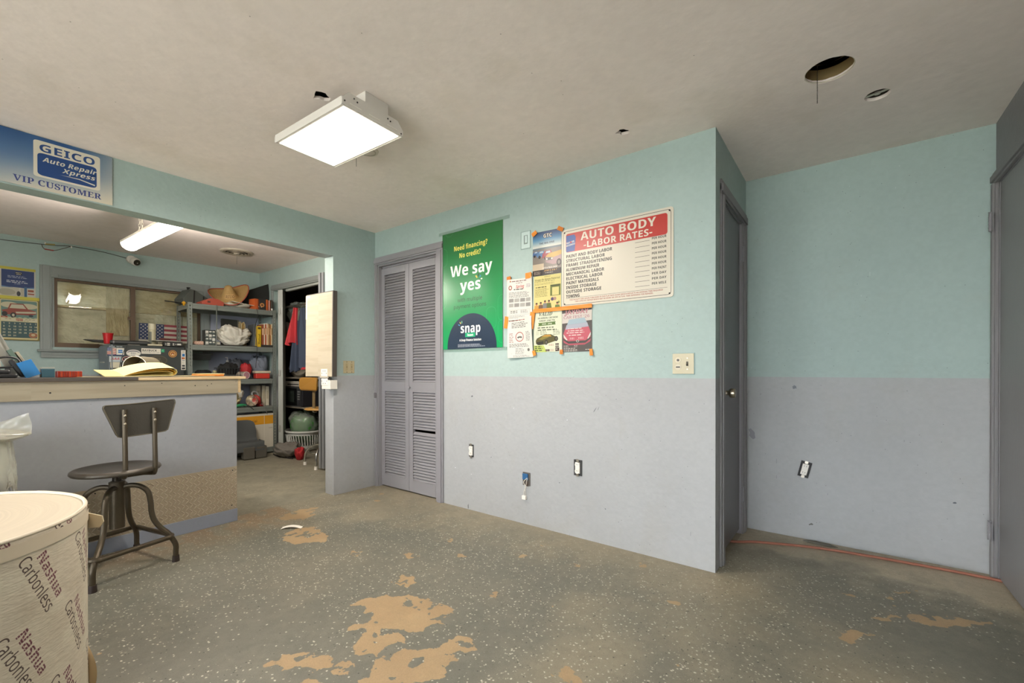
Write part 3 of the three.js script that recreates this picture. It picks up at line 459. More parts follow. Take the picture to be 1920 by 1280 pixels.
{
  const o = thing('switch_plate', 'cream square combination switch and pilot plate on the teal paint right of the posters', 'switch plate'); put(o, FP, 2.770, 1.099, 0);
  part(o, 'plate', B(.114, .112, .006, 0, 0, .003, .003), mt('#bfb698', .4)); part(o, 'surround', M(B(.118, .004, .004, 0, .057, .002), B(.118, .004, .004, 0, -.057, .002), B(.004, .118, .004, .058, 0, .002)), mt('#8fa8a6', .6));
  part(o, 'pilot_light', M(CY(.016, .016, .004, 0, 0, 0, 24).rotateX(PI / 2).translate(-.026, .02, .007)), mt('#cfc6ac', .4)); part(o, 'lens', CY(.006, .007, .006, 0, 0, 0, 16).rotateX(PI / 2).translate(-.026, .02, .01), mt('#3b2a20', .3)); part(o, 'socket_face', CY(.016, .016, .004, 0, 0, 0, 24).rotateX(PI / 2).translate(-.026, -.018, .007), mt('#c9c1aa', .4)); part(o, 'slot', B(.022, .006, .002, -.026, -.018, .009), black);
  part(o, 'toggle', M(B(.010, .024, .003, .022, 0, .007), B(.007, .009, .014, .022, -.004, .012, .002)), mt('#3d3826', .5)); for (const y of [-.03, .03]) part(o, 'screw', CY(.003, .003, .002, 0, 0, 0, 8).rotateX(PI / 2).translate(.022, y, .007), steel);
  const q = thing('switch_plate', 'small painted-over switch plate high on the wall left of the truck poster', 'switch plate'); put(q, FP, 1.714, 1.962, 0);
  part(q, 'plate', B(.074, .115, .004, 0, 0, .002, .002), mt('#b5c8c4', .55)); part(q, 'frame', M(B(.003, .122, .003, -.04, 0, .0015), B(.003, .122, .003, .04, 0, .0015), B(.08, .003, .003, 0, .06, .0015), B(.08, .003, .003, 0, -.06, .0015)), mt('#8fa19e', .6)); part(q, 'recess', B(.03, .06, .003, .002, .002, .0045), mt('#7d8c8a', .6)); part(q, 'toggle', B(.018, .05, .006, .008, .002, .007, .002), mt('#b9ccc8', .5));
  const l = thing('switch_plate', 'cream two-gang switch plate on the short left wall beside the folded counter flap', 'switch plate'); put(l, FL, -.275, 1.094, 0);
  part(l, 'plate', B(.108, .108, .006, 0, 0, .003, .003), mt('#b9ad8a', .4)); for (const x of [-.024, .024]) { part(l, 'rocker', M(B(.020, .06, .005, x, 0, .007, .002)), mt('#ad9f78', .4)); for (const y of [-.044, .044, 0]) part(l, 'screw', CY(.0035, .0035, .003, 0, 0, 0, 8).rotateX(PI / 2).translate(x, y, .010), mt('#5b4c34', .5)); }
}
{ // hose along the foot of the recess wall
  const p = [[2.885, .009, -.49], [2.94, .009, -.509], [3.02, .009, -.57], [3.102, .009, -.608], [3.31, .009, -.687], [3.522, .009, -.727], [3.717, .009, -.745], [3.897, .009, -.756], [4.04, .009, -.757], [4.12, .009, -.75]];
  one('air_hose', 'thin red hose lying along the floor of the recess', 'hose', T(p, .0075, 90, 10), mt('#97604c', .7));
  one('plaster_flake', 'dark crumbled flake of plaster at the foot of the recess wall', 'debris', (() => { const g = new THREE.IcosahedronGeometry(1, 3), q = g.attributes.position; for (let i = 0; i < q.count; i++) { const k = .7 + .6 * vn(q.getX(i) * 3 + 5, q.getZ(i) * 3 + q.getY(i), 3); q.setXYZ(i, q.getX(i) * .085 * k, Math.max(0, q.getY(i)) * .012 * k, q.getZ(i) * .022 * k); } g.computeVertexNormals(); return g; })(), mt('#6b675c', .95), [3.36, 0, -.80], -.05);
  one('paper_scrap', 'torn white paper scrap on the floor before the counter', 'paper', paper(.13, .035, mt('#e9e3d6', .7), mt('#e9e3d6', .7), (u, v) => .012 * Math.sin(u * 3.2) + .003 * Math.sin(v * 9))[0].rotateX(-PI / 2), mt('#e9e3d6', .7), [.50, .0015, 1.02], .75);
}
{ // insurance banner along the header (its mascot left out)
  const t = print(1024, 540, (g, w, h) => {
    const gr = g.createLinearGradient(0, 0, 0, h); gr.addColorStop(0, '#1f5291'); gr.addColorStop(.45, '#5f82ae'); gr.addColorStop(1, '#e9e0ca'); g.fillStyle = gr; g.fillRect(0, 0, w, h);
    const gx = g.createLinearGradient(0, 0, w, 0); gx.addColorStop(.3, 'rgba(30,80,150,.35)'); gx.addColorStop(.75, 'rgba(240,232,210,0)'); gx.addColorStop(1, 'rgba(240,228,200,.55)'); g.fillStyle = gx; g.fillRect(0, 0, w, h);
    const L = 595, R = 952, top = 38, bot = 412;
    g.fillStyle = '#f1ead8'; rrect(g, L, top, R - L, bot - top, 24); g.fill(); txt(g, 'GEICO', (L + R) / 2, top + 70, 108, '#1d4a8c', 'bold', R - L - 50);
    g.fillStyle = '#1d4a8c'; rrect(g, L + 20, top + 124, R - L - 40, bot - top - 144, 34); g.fill();
    txt(g, 'Auto Repair', (L + R) / 2 + 10, top + 184, 66, '#f1ead8', 'italic bold', R - L - 70); txt(g, 'Xpress', L + 236, top + 250, 66, '#f1ead8', 'italic bold', 180); poly(g, [[L + 130, top + 302], [L + 240, top + 294], [R - 30, top + 318], [R - 30, top + 332], [L + 240, top + 304]], '#f1ead8');
    txt(g, 'VIP CUSTOMER', 727, 474, 84, '#2f3f86', 'bold', 462, 'center', 'serif');
  });
  // the part in view spans z 1.836..2.273; it runs on to the left
  sheet('banner', 'blue and cream insurance banner hanging on the header over the counter', 'banner', FL, -2.60, -1.836, 2.046, 2.330, t, { off: .004, curl: (u, v) => .003 + .004 * Math.sin(u * 6) });
}

{ // chips and scuffs in the painted walls
  const w = struct('wall_chips'), chip = (f, u, y, a, b, t, c, s) => { const n = 11, p = []; for (let i = 0; i < n; i++) { const q = i / n * 2 * PI, k = .6 + .8 * hash(i, s, 8); p.push([a * k * Math.cos(q), b * k * Math.sin(q)]); } const o = part(w, 'chip', EX(p, .0008), mt(c, .9)); put(o, f, u, y, .0002, t); };
  chip(FP, 1.211, .868, .010, .005, .4, '#5d5f62', 1); chip(FP, 2.240, .820, .002, .020, -.6, '#6f7275', 2); chip(FP, 2.262, .828, .0015, .012, -.5, '#6f7275', 3); chip(FP, 1.170, .02, .003, .020, 0, '#4a4a48', 4); chip(FA, 3.212, .955, .011, .011, 0, '#7a8084', 5); chip(FA, 2.975, .64, .022, .030, .2, '#8d8f93', 6); chip(FA, 3.30, .10, .010, .006, .3, '#6b6a64', 7); chip(FA, 3.94, .35, .008, .004, 0, '#5f6468', 8);
  for (let i = 0; i < 16; i++) chip(FP, rr(.95, 2.9), rr(.05, .9), rr(.002, .005), rr(.001, .003), rr(-1, 1), rnd() < .5 ? '#6a6d70' : '#d9dde0', 20 + i);
}
// ---------------------------------------------------------------- counter
const counterZ = 1.172;
const seedGeo = (g, amp, f, s) => { const p = g.attributes.position; for (let i = 0; i < p.count; i++) { const x = p.getX(i), y = p.getY(i), z = p.getZ(i), n = fbm(x * f + 11, y * f + z * f * .7, s, 3) - .5, m = fbm(z * f + 5, y * f - x * f * .6, s + 9, 3) - .5; p.setXYZ(i, x + amp * n, y + amp * m * .6, z + amp * (n - m)); } g.computeVertexNormals(); return g; };
const woodTex = (base, deep, s, n = 256) => pix(n, n, (x, y) => { const v = fbm(x / n * 3 + fbm(x / n * 2, y / n * 3, s + 3, 2), y / n * 40, s, 4) , f = vn(x / n * 8, y / n * 190, s + 5); return mix(base, deep, ss(.35, .75, v) * .7 + f * .25); });
{
  const o = thing('service_counter', 'long lavender painted service counter with tread plate kick and worn top', 'counter', [FK.o.x, 0, FK.o.z], FK.th);
  const L = 2.9;                                                     // u runs from 0 (right end) to -L
  const pt = wallPaint(41, 5, LAV, [147, 149, 152]); pt.repeat.set(1 / 2.4, 1 / 2.4);
  const front = new THREE.MeshStandardMaterial({ map: pt, roughness: .5, bumpMap: bumpAt(.5), bumpScale: .0008 });
  part(o, 'front_panel', uvm(BX(-L, 0, .0, .985, -.02, 0)), front);
  part(o, 'end_panel', uvm(BX(-.02, 0, 0, .985, -.60, -.0201)), front);
  part(o, 'base_strip', uvm(BX(-L, -.001, .0, .086, 0, .012, .002)), new THREE.MeshStandardMaterial({ color: '#858b96', roughness: .5, bumpMap: bumpAt(.5), bumpScale: .001 }));
  // raised-bar tread plate: each lozenge stands proud
  const plate = part(o, 'tread_plate', BX(-L, -.001, .0862, .386, 0, .003), mt('#a99c86', .48, .35));
  const bar = new THREE.SphereGeometry(1, 8, 5, 0, 2 * PI, 0, PI / 2).rotateX(PI / 2).scale(.0150, .0036, .0032), k = Math.SQRT1_2, bars = [];
  for (let i = 0, u = -.012; u > -L + .02; u -= .0225, i++) for (let j = 0, y = .097 + (i % 2) * .011; y < .378; y += .0225, j++) bars.push([u, y, (i + j) % 2 ? PI / 4 : -PI / 4]);
  const im = new THREE.InstancedMesh(bar, mt('#b5a993', .42, .4), bars.length), mx = new THREE.Matrix4();
  bars.forEach(([u, y, a], i) => im.setMatrixAt(i, mx.makeRotationZ(a).setPosition(u, y, .003)));
  im.name = 'tread_lozenges'; im.castShadow = im.receiveShadow = true; im.userData.kind = 'stuff'; plate.add(im);
  for (const [u, y] of [[-.03, .36], [-.035, .115], [-.75, .36], [-.75, .115]]) part(plate, 'screw', CY(.004, .004, .002, 0, 0, 0, 10).rotateX(PI / 2).translate(u, y, .0045), dark);
  const bt = woodTex([152, 142, 121], [138, 127, 106], 201), board = part(o, 'fascia_board', uvm(BX(-L, .002, .905, 1.004, 0, .019, .002)), mm(bt, .55));
  for (const [u, y, r] of [[-.93, .945, .0045], [-.62, .975, .003], [-.26, .965, .0035], [-.165, .975, .003], [-.19, .962, .003], [-.44, .985, .003], [-1.28, .965, .003], [-.012, .987, .002]]) part(board, 'nail_hole', CY(r, r, .002, 0, 0, 0, 9).rotateX(PI / 2).translate(u, y, .0185), dark);
  part(o, 'end_board', uvm(BX(.003, .022, .908, 1.0035, -.60, .014, .002)), mm(woodTex([205, 180, 138], [176, 146, 100], 205), .6));
  const ply = woodTex([208, 184, 144], [176, 148, 108], 209); ply.repeat.set(1, 14);
  const top = part(o, 'worktop', uvm(BX(-L, .048, 1.0045, 1.0225, -.63, .034, .003)), mm(ply, .6));
  const lam = []; for (let i = 0; i <= 60; i++) { const u = -L + (L - .62) * i / 60; lam.push([u, 0]); }
  // dark laminate, broken away towards the right end
  const edge = [[-L, .0355], [-.62, .0355], [-.58, .030], [-.545, .02], [-.50, .006], [-.47, -.01], [-.40, -.02], [-.3, -.05], [-.2, -.09], [-.1, -.1], [.047, -.12], [.047, -.628], [-L, -.628]];
  part(top, 'laminate', EX(edge, .0022).rotateX(PI / 2).translate(0, 1.0249, 0), mt('#4a443e', .4)); part(top, 'edge_band', BX(-L, -.56, 1.0055, 1.0245, .0342, .036, .0005), mt('#4a433c', .45));
}
const CT = 1.0249;                                                  // worktop height
{ // hinged flap, folded up against the end of the stub wall
  const o = thing('counter_flap', 'cream counter flap folded upright on its hinge against the wall end', 'counter flap', [-.125, 1.012, .470], 0);
  o.rotation.set(-.01, .03, 0);
  const m = new THREE.MeshStandardMaterial({ map: woodTex([196, 184, 160], [182, 169, 143], 221), roughness: .6 });
  part(o, 'slab', uvm(BX(-.20, .205, 0, .71, -.014, .018, .003)), m); part(o, 'laminate_edge', M(BX(.206, .216, 0, .716, -.022, .018, .002), BX(-.20, .206, .7102, .718, -.022, .012, .002)), mt('#4d4640', .45), 'dark laminate edge');
  const tt = print(64, 256, (g, w, h) => { g.fillStyle = '#e4ddca'; g.fillRect(0, 0, w, h); for (let i = 0; i < 420; i++) { g.fillStyle = rnd() < .5 ? '#8f8878' : '#f4f0e4'; g.fillRect(rnd() * w, rnd() * h, rr(1, 6), rr(1, 4)); } });
  part(o, 'worn_tape', M(BX(-.199, -.178, .50, .70, .0182, .0188), BX(-.199, -.13, .685, .705, .0182, .0188)), mm(tt, .8));
  const h = thing('flap_hinge', 'white strap hinge and block under the folded counter flap', 'hinge', [-.012, 0, .4192], 0);
  part(h, 'block', B(.135, .075, .065, .006, .945, .033, .003), mt('#e6e0d2', .5)); part(h, 'plate', B(.10, .058, .003, -.012, .968, .067, .001), mt('#ece7db', .4)); part(h, 'plate', B(.10, .062, .003, -.018, 1.046, .066, .001), mt('#ece7db', .4)); part(h, 'pin', CY(.006, .006, .115, 0, 0, 0, 12).rotateZ(PI / 2).translate(-.014, 1.006, .069), mt('#d9d2c2', .4, .3));
  for (const [x, y] of [[-.05, .975], [.025, .975], [-.03, .955], [.005, .955], [-.05, 1.04], [.02, 1.04], [-.03, 1.06], [0, 1.06]]) part(h, 'screw', CY(.0035, .0035, .002, 0, 0, 0, 9).rotateX(PI / 2).translate(x, y, .0695), mt('#55504a', .5, .4));
}
// ---------------------------------------------------------------- swivel stool
{
  const o = thing('swivel_stool', 'old dark metal swivel stool with a small backrest in front of the counter', 'stool', [.367, 0, 1.89]);
  const brown = new THREE.MeshStandardMaterial({ color: '#4f4637', roughness: .34, metalness: .55, bumpMap: bumpAt(.2), bumpScale: .0006 }), rub = mt('#2c211b', .7);
  const feet = [[.126, -.213], [.227, .13], [-.228, -.127], [-.127, .21]];
  feet.forEach(([x, z]) => {
    const r = Math.hypot(x, z), c = x / r, s = z / r, p = (q, y) => [c * q, y, s * q];
    const leg = part(o, 'leg', T([p(.025, .438), p(.065, .444), p(.105, .432), p(.135, .40), p(.146, .345), p(.150, .29), p(.163, .24), p(.192, .195), p(.225, .16), p(r - .004, .128), p(r + .012, .09), p(r + .012, .05), p(r + .012, .026)], .0132, 60, 12), brown);
    part(leg, 'rubber_foot', CY(.0155, .018, .034, c * (r + .012), .0171, s * (r + .012), 16), rub);
  });
  const q = feet.map(([x, z]) => [x * 1.02, .142, z * 1.02]), [a, b, c, d] = [q[0], q[1], q[3], q[2]], lerp = (u, v, t) => u.map((n, i) => n + (v[i] - n) * t);
  const loop = []; [[a, b], [b, c], [c, d], [d, a]].forEach(([u, v]) => { for (const t of [.06, .12, .3, .5, .7, .88, .94]) loop.push(lerp(u, v, t)); });
  part(o, 'foot_ring', T(loop, .0125, 160, 12, true), brown);
  part(o, 'column', M(CY(.033, .033, .245, 0, .345, 0, 28), CY(.0345, .0345, .03, 0, .455, 0, 28), CY(.027, .027, .004, 0, .472, 0, 28)), brown);
  part(o, 'screw_shaft', CY(.02, .02, .06, 0, .495, 0, 20), mt('#2b2620', .4, .7));
  const seat = part(o, 'seat', LA([[0, .536], [.10, .537], [.145, .543], [.158, .549], [.172, .549], [.182, .542], [.184, .532], [.178, .524], [.168, .522], [.12, .520], [0, .518]], 56).scale(1.02, 1, 1.02), new THREE.MeshStandardMaterial({ color: '#4a443b', roughness: .38, metalness: .35, bumpMap: bumpAt(.25), bumpScale: .0006 }));
  part(o, 'seat_bracket', M(B(.16, .008, .03, .04, .513, .0), B(.05, .012, .05, 0, .512, 0, .003), B(.014, .014, .13, .105, .511, -.07)), brown);
  const X = .138, posts = [[-.006, .0], [-.133, -.012]];
  posts.forEach(([z, dx]) => {
    const p = part(o, 'back_post', T([[.06, .508, z * .6 - .01], [.1, .506, z], [X + dx - .012, .510, z], [X + dx + .004, .53, z], [X + dx + .006, .57, z], [X + dx, .70, z], [X + dx - .006, .80, z], [X + dx - .008, .862, z]], .0115, 60, 12), brown);
    for (const y of [.80, .842]) part(p, 'rivet', new THREE.SphereGeometry(.006, 12, 8).scale(.6, 1, 1).translate(X + dx + .006, y - .012 + z * -.08, z), mt('#b7ad99', .3, .9));
  });
  const bp = [[-.142, .084], [-.05, .082], [.05, .083], [.134, .085], [.145, .081], [.148, .072], [.146, .06], [.108, -.064], [.102, -.073], [.092, -.078], [.04, -.08], [-.04, -.08], [-.092, -.079], [-.102, -.075], [-.108, -.066], [-.148, .06], [-.151, .073], [-.149, .081]];
  const pad = EX(bp, .016, [], .005); 
  const back = part(o, 'backrest', pad, new THREE.MeshStandardMaterial({ color: '#37342c', roughness: .6, bumpMap: bumpAt(.15), bumpScale: .001 }), 'worn dark backrest pad');
  back.position.set(X - .045, .806, -.082); back.rotation.order = 'YXZ'; back.rotation.set(0, PI / 2 + .095, .055);
  part(back, 'piping', T([...bp, bp[0]].map(([x, y]) => [x * 1.03, y * 1.05, .021]), .0028, 120, 6), mt('#57503f', .6));
}
// ---------------------------------------------------------------- roll of wrapped paper
{
  const cx = 1.42, cz = 2.599, r = .427, h = .631, o = thing('paper_roll', 'huge cream paper roll in printed wrapping standing on the floor by the stool', 'paper roll', [cx, 0, cz]);
  const wrap = print(1640, 764, (g, w, hh) => {                      // half way round, 1.34 m x 0.63 m
    g.fillStyle = '#d2c7b2'; g.fillRect(0, 0, w, hh);
    for (let i = 0; i < 500; i++) { g.fillStyle = `rgba(${rnd() < .5 ? '150,138,116' : '235,228,212'},.05)`; g.beginPath(); g.ellipse(rnd() * w, rnd() * hh, rr(8, 70), rr(6, 50), rnd() * 3, 0, 7); g.fill(); }
    for (let i = -1; i < 10; i++) for (let j = -1; j < 4; j++) {
      const x = i * (1640 / 7) - j * 64 + 30, y = j * 226 + 60; g.save(); g.translate(x, y); g.rotate(1.16);
      g.font = F(52, 'bold'); g.textAlign = 'left'; g.fillStyle = '#6b3a44'; g.fillText('Nashua', 20, 0); g.fillStyle = 'rgba(210,199,178,.85)'; for (let q = -20; q < 24; q += 8) g.fillRect(14, q, 230, 2.2);
      g.fillStyle = '#4a3a34'; g.font = F(54); g.save(); g.translate(-6, 50); g.scale(.84, 1); g.fillText('Carbonless', 0, 0); g.restore(); g.restore();
    }
  });
  wrap.repeat.set(2, 1);
  const n = 128, rows = 26, g = new THREE.CylinderGeometry(r, r, h, n, rows, true), p = g.attributes.position;
  for (let i = 0; i < p.count; i++) { const x = p.getX(i), y = p.getY(i), z = p.getZ(i), a = Math.atan2(z, x), v = y / h + .5, q = 1 + .010 * (fbm(a * 6 + 20, v * 5, 301, 3) - .5) + .006 * Math.sin(a * 3 + v * 4) * (1 - v) + (v > .985 ? -.006 : 0); p.setXYZ(i, x * q, y + (v > .98 ? .006 * (fbm(a * 8, 1, 303, 2) - .5) : 0), z * q); }
  g.computeVertexNormals(); g.translate(0, h / 2, 0); wrap.wrapS = THREE.RepeatWrapping;
  part(o, 'wrapper', g, new THREE.MeshStandardMaterial({ map: wrap, roughness: .6, side: THREE.DoubleSide, bumpMap: bumpAt(.15), bumpScale: .001 }), 'printed cream wrapping');
  const rings = pix(512, 512, (x, y) => { const d = Math.hypot(x - 256, y - 256), a = fbm(d * .4, Math.atan2(y - 256, x - 256) * .8, 311, 3); const v = 1 + .06 * (a - .5) + .03 * (vn(d * 1.6, 1, 313) - .5); return [196 * v, 184 * v, 162 * v]; });
  const top = new THREE.CircleGeometry(r * .985, 128).rotateX(-PI / 2).translate(0, h - .008, 0); part(o, 'paper_core_end', top, mm(rings, .8), 'layered paper end');
  part(o, 'rim_fold', new THREE.TorusGeometry(r * .988, .0055, 8, 128).rotateX(PI / 2).translate(0, h - .004, 0), mt('#d8cdb8', .6));
  const band = new THREE.CylinderGeometry(r * 1.006, r * 1.006, .035, 128, 1, true, 0, 6.0).translate(0, h - .035, 0); part(o, 'top_band', band, new THREE.MeshStandardMaterial({ color: '#d3c6ae', roughness: .55, side: THREE.DoubleSide }));
  const a = -1.405;                    // where the outline turns
  const tab = EX([[0, 0], [.05, .004], [.062, .022], [.058, .04], [.0, .052], [-.02, .03]], .002, [], .001); const t = part(o, 'torn_tab', tab, mt('#d6c6a6', .7)); t.position.set(r * Math.cos(a) * .985, h - .085, r * Math.sin(a) * .985); t.rotation.y = .65;
  const fl = new THREE.PlaneGeometry(.09, .2, 8, 12), fp = fl.attributes.position; for (let i = 0; i < fp.count; i++) { const u = fp.getX(i) / .09 + .5, v = fp.getY(i) / .2 + .5; fp.setXYZ(i, u * .036 * Math.sin(PI * Math.min(1, v * .8 + .2)), v * .17, .01 * Math.sin(u * 3)); } fl.computeVertexNormals();
  const f = part(o, 'loose_flap', fl, new THREE.MeshStandardMaterial({ color: '#c7ae86', roughness: .75, side: THREE.DoubleSide })); f.position.set(r * Math.cos(a) * .99, .002, r * Math.sin(a) * .99); f.rotation.y = .65;
}
// ---------------------------------------------------------------- clear bag at the left edge
{
  const o = thing('waste_bin', 'crumpled clear plastic liner bulging over a bin at the left edge', 'bin', [.37, 0, 2.475]);
  const film = new THREE.MeshPhysicalMaterial({ color: '#e4e2d6', roughness: .16, transmission: .72, thickness: 0, side: THREE.DoubleSide, ior: 1.4 });
  part(o, 'tub', LA([[0, 0], [.145, 0], [.15, .01], [.185, .52], [.192, .525], [.192, .54], [.178, .54], [.142, .02], [0, .02]], 40), mt('#4a4a48', .6));
  const g = new THREE.CylinderGeometry(.20, .21, .24, 96, 20, true), p = g.attributes.position;
  for (let i = 0; i < p.count; i++) { const a = Math.atan2(p.getZ(i), p.getX(i)), v = p.getY(i) / .24 + .5, q = 1.02 + .22 * (fbm(a * 5 + 30, v * 2, 401, 3) - .5) + .06 * Math.abs(Math.sin(a * 9 + v * 3)); p.setXYZ(i, p.getX(i) * q, p.getY(i) + (v < .15 ? .10 * (vn(a * 9 + 40, 1, 403) - .5) : 0), p.getZ(i) * q); }
  g.computeVertexNormals(); g.translate(0, .62, 0); part(o, 'liner', g, film, 'clear plastic liner');
  // the bag lying on top, its corner poking out to the right
  const pil = (len, wid, hgt, s) => { const q = new THREE.SphereGeometry(1, 56, 28), t = q.attributes.position; for (let i = 0; i < t.count; i++) { let x = t.getX(i), y = t.getY(i), z = t.getZ(i); const k = 1 + .3 * (fbm(x * 3 + 9, z * 3 + y * 2, s, 4) - .5) + .07 * Math.sin(Math.atan2(y, z) * 6 + x * 5); const sq = Math.sign(x) * Math.pow(Math.abs(x), .6); t.setXYZ(i, sq * len, y * hgt * k * (1 - .45 * Math.max(0, x)) + .012 * x, z * wid * k); } q.computeVertexNormals(); return q; };
  const bag = part(o, 'bag_top', pil(.25, .15, .045, 405), film, 'bulging top of the clear bag'); bag.position.set(-.035, .755, -.03); bag.rotation.y = 1.25;
  const fan = new THREE.PlaneGeometry(.17, .10, 16, 12), ep = fan.attributes.position; for (let i = 0; i < ep.count; i++) { const u = ep.getX(i) / .17 + .5, v = ep.getY(i) / .10 + .5; ep.setXYZ(i, u * .17, (v - .5) * .10 * (.55 + .5 * u) + .02 * u, .012 * Math.sin(u * 9) * Math.cos(v * 7)); } fan.computeVertexNormals();
  const ee = part(o, 'bag_corner', fan, film); ee.position.set(-.085, .775, -.135); ee.rotation.set(0, .95, .10, 'YXZ');
  const pk = part(o, 'grey_packet', seedGeo(B(.30, .030, .12, 0, 0, 0, .010), .03, 9, 31), mt('#5f5f58', .4)); pk.position.set(-.035, .748, -.02); pk.rotation.y = 1.25; part(o, 'red_strip', B(.07, .008, .012, 0, 0, 0, .002), mt('#b03a2c', .5)).position.set(.045, .726, -.06);
}
// ---------------------------------------------------------------- back room: window
{
  const g = struct('trim_4'); g.position.copy(FW.o); g.rotation.y = FW.th; const [s0, s1, y0, y1] = WO;
  const st = (x0, x1, a, b, v) => M(BX(x0, x1, a, b, .004, .014, .002), v ? BX(x0 + .02, x1 - .012, a, b, .004, .020, .002) : BX(x0, x1, a + .012, b - .02, .004, .020, .002));
  part(g, 'casing', st(-s1 - .085, -s1, y0 - .03, y1 + .10, 1), backTrim); part(g, 'casing', st(-s0, -s0 + .08, y0 - .03, y1 + .10, 1), backTrim); part(g, 'head_casing', st(-s1, -s0, y1, y1 + .10), backTrim);
  part(g, 'sill', BX(-s1 - .105, -s0 + .1, y0 - .05, y0 - .028, -.05, .055, .004), backTrim); part(g, 'apron', M(BX(-s1 - .08, -s0 + .08, y0 - .112, y0 - .0505, .004, .02, .002), BX(-s1 - .08, -s0 + .08, y0 - .085, y0 - .0505, .004, .028, .002)), backTrim);
  part(g, 'jamb', M(BX(-s1 - .0, -s1 + .018, y0, y1, -.1, .003), BX(-s0 - .018, -s0, y0, y1, -.1, .003), BX(-s1 + .018, -s0 - .018, y1 - .018, y1, -.1, .003)), backTrim); part(g, 'corner_block', B(.05, .035, .02, -s1 + .02, y1 + .0, .012, .002), backTrim);
  const w = struct('window_1'); w.position.copy(FW.o); w.rotation.y = FW.th; const br = mt('#5d4a38', .45, .3), a = .024, X0 = -s1 + .019, X1 = -s0 - .019, Y0 = y0 + .001, Y1 = y1 - .019, m0 = -1.36, m1 = -1.315;
  part(w, 'frame', M(BX(X0, X0 + a, Y0, Y1, -.06, -.02), BX(X1 - a, X1, Y0, Y1, -.06, -.02), BX(X0 + a, X1 - a, Y1 - a, Y1, -.06, -.02), BX(X0 + a, X1 - a, Y0, Y0 + a, -.06, -.02)), br);
  part(w, 'meeting_rail', BX(m0, m1, Y0 + a, Y1 - a, -.055, -.012, .002), br); part(w, 'latch', B(.03, .035, .02, m0 - .008, 1.66, -.02, .003), br); part(w, 'bottom_rail', BX(X0 + a, m0, Y0 + a, Y0 + a + .022, -.052, -.02), br);
  const pane = new THREE.MeshPhysicalMaterial({ color: '#f4f2ea', roughness: .02, transmission: 1, thickness: 0, ior: 1.5 });
  { const q = part(w, 'pane', B(m0 - X0 - a, Y1 - Y0 - 2 * a - .022, .004), pane); q.position.set((X0 + a + m0) / 2, (Y0 + Y1 + .022) / 2, -.034); q.rotation.x = .004; } part(w, 'pane', BX(m1, X1 - a, Y0 + a, Y1 - a, -.048, -.044), pane);
  const foil = (s, c1, c2, k) => { const t = pix(256, 256, (x, y) => { const n = fbm(x / 40, y / 28, s, 4), f = fbm(x / 9, y / 30, s + 5, 3); return mix(c1, c2, ss(.3, .75, n * .7 + f * .3)); }); const bm = pix(256, 256, (x, y) => { const r = Math.abs(fbm(x / 22 + y / 60, y / 34, s + 8, 4) - .5) * 2, q = fbm(x / 30, y / 12, s + 12, 3), v = 255 * (1 - Math.pow(r, .5)) * .6 + 100 * q; return [Math.min(255, v), 0, 0].fill(Math.min(255, v)); }, false); return new THREE.MeshStandardMaterial({ map: t, roughness: .42, metalness: k, bumpMap: bm, bumpScale: .010 }); };
  const f1 = foil(501, [236, 229, 203], [212, 203, 172], .08), f2 = foil(511, [228, 231, 223], [206, 208, 197], .08), f3 = foil(521, [206, 199, 174], [188, 180, 153], .05), f4 = foil(531, [208, 211, 201], [190, 192, 181], .05);
  const sh = (n, x0, x1, a0, a1, m, z, amp) => { const q = new THREE.BoxGeometry(x1 - x0, a1 - a0, .006, 24, 16, 1), p = q.attributes.position; for (let i = 0; i < p.count; i++) p.setZ(i, p.getZ(i) + amp * (fbm(p.getX(i) * 9 + 20, p.getY(i) * 5, 541, 3) - .5)); q.computeVertexNormals(); q.translate((x0 + x1) / 2, (a0 + a1) / 2, z); return part(w, n, q, m); };
  sh('insulation_sheet', X0 + .01, -1.30, 1.735, Y1 - .004, f1, -.080, .014); sh('insulation_sheet', X0 + .01, -1.30, Y0 + .004, 1.733, f2, -.083, .012); sh('insulation_sheet', -1.298, X1 - .01, 1.735, Y1 - .004, f3, -.082, .01); sh('insulation_sheet', -1.298, X1 - .01, Y0 + .004, 1.733, f4, -.084, .006);
  sh('insulation_sheet', -1.56, -1.365, 1.46, Y1 - .006, foil(551, [208, 199, 172], [190, 180, 152], .05), -.070, .008);
  part(w, 'seam', M(BX(X0 + .01, -1.30, 1.731, 1.737, -.077, -.072)), mt('#6b604a', .7));
  for (const x of [-.70, -.74, -.80, -.86, -.93]) part(w, 'seam', BX(x, x + .004, Y0 + .02, 1.73, -.080, -.076), mt('#77786c', .7));
  shell('wall_boarding', (() => { const q = BX(-2.02, -.62, 1.26, 2.08, -.13, -.101); return q; })(), darkIn).position.copy(FW.o); scene.children.at(-1).rotation.y = FW.th;
}
{ // flag print standing in the window
  const t = print(640, 270, (g, w, h) => {
    for (let i = 0; i < 7; i++) { g.fillStyle = i % 2 ? '#ddd6c4' : '#a3404a'; g.fillRect(320, i * 34, 320, 34); } g.fillStyle = '#2c3d66'; g.fillRect(0, 0, 320, 236); g.fillStyle = '#ddd6c4'; g.fillRect(0, 236, w, 34);
    const star = (x, y, r) => { g.fillStyle = '#ece6d6'; g.beginPath(); for (let i = 0; i < 10; i++) { const a = -PI / 2 + i * PI / 5, q = i % 2 ? r * .42 : r; g.lineTo(x + q * Math.cos(a), y + q * Math.sin(a)); } g.fill(); };
    for (let j = 0; j < 9; j++) for (let i = 0; i < (j % 2 ? 5 : 6); i++) star(28 + i * 53 + (j % 2 ? 26 : 0), 22 + j * 24.5, 13);
  });
  const o = sheet('flag_print', 'american flag print standing behind the window of the back room', 'flag', FW, -1.285, -.815, 1.40, 1.615, t, { off: -.030, rz: -.012, thick: .002 });
}
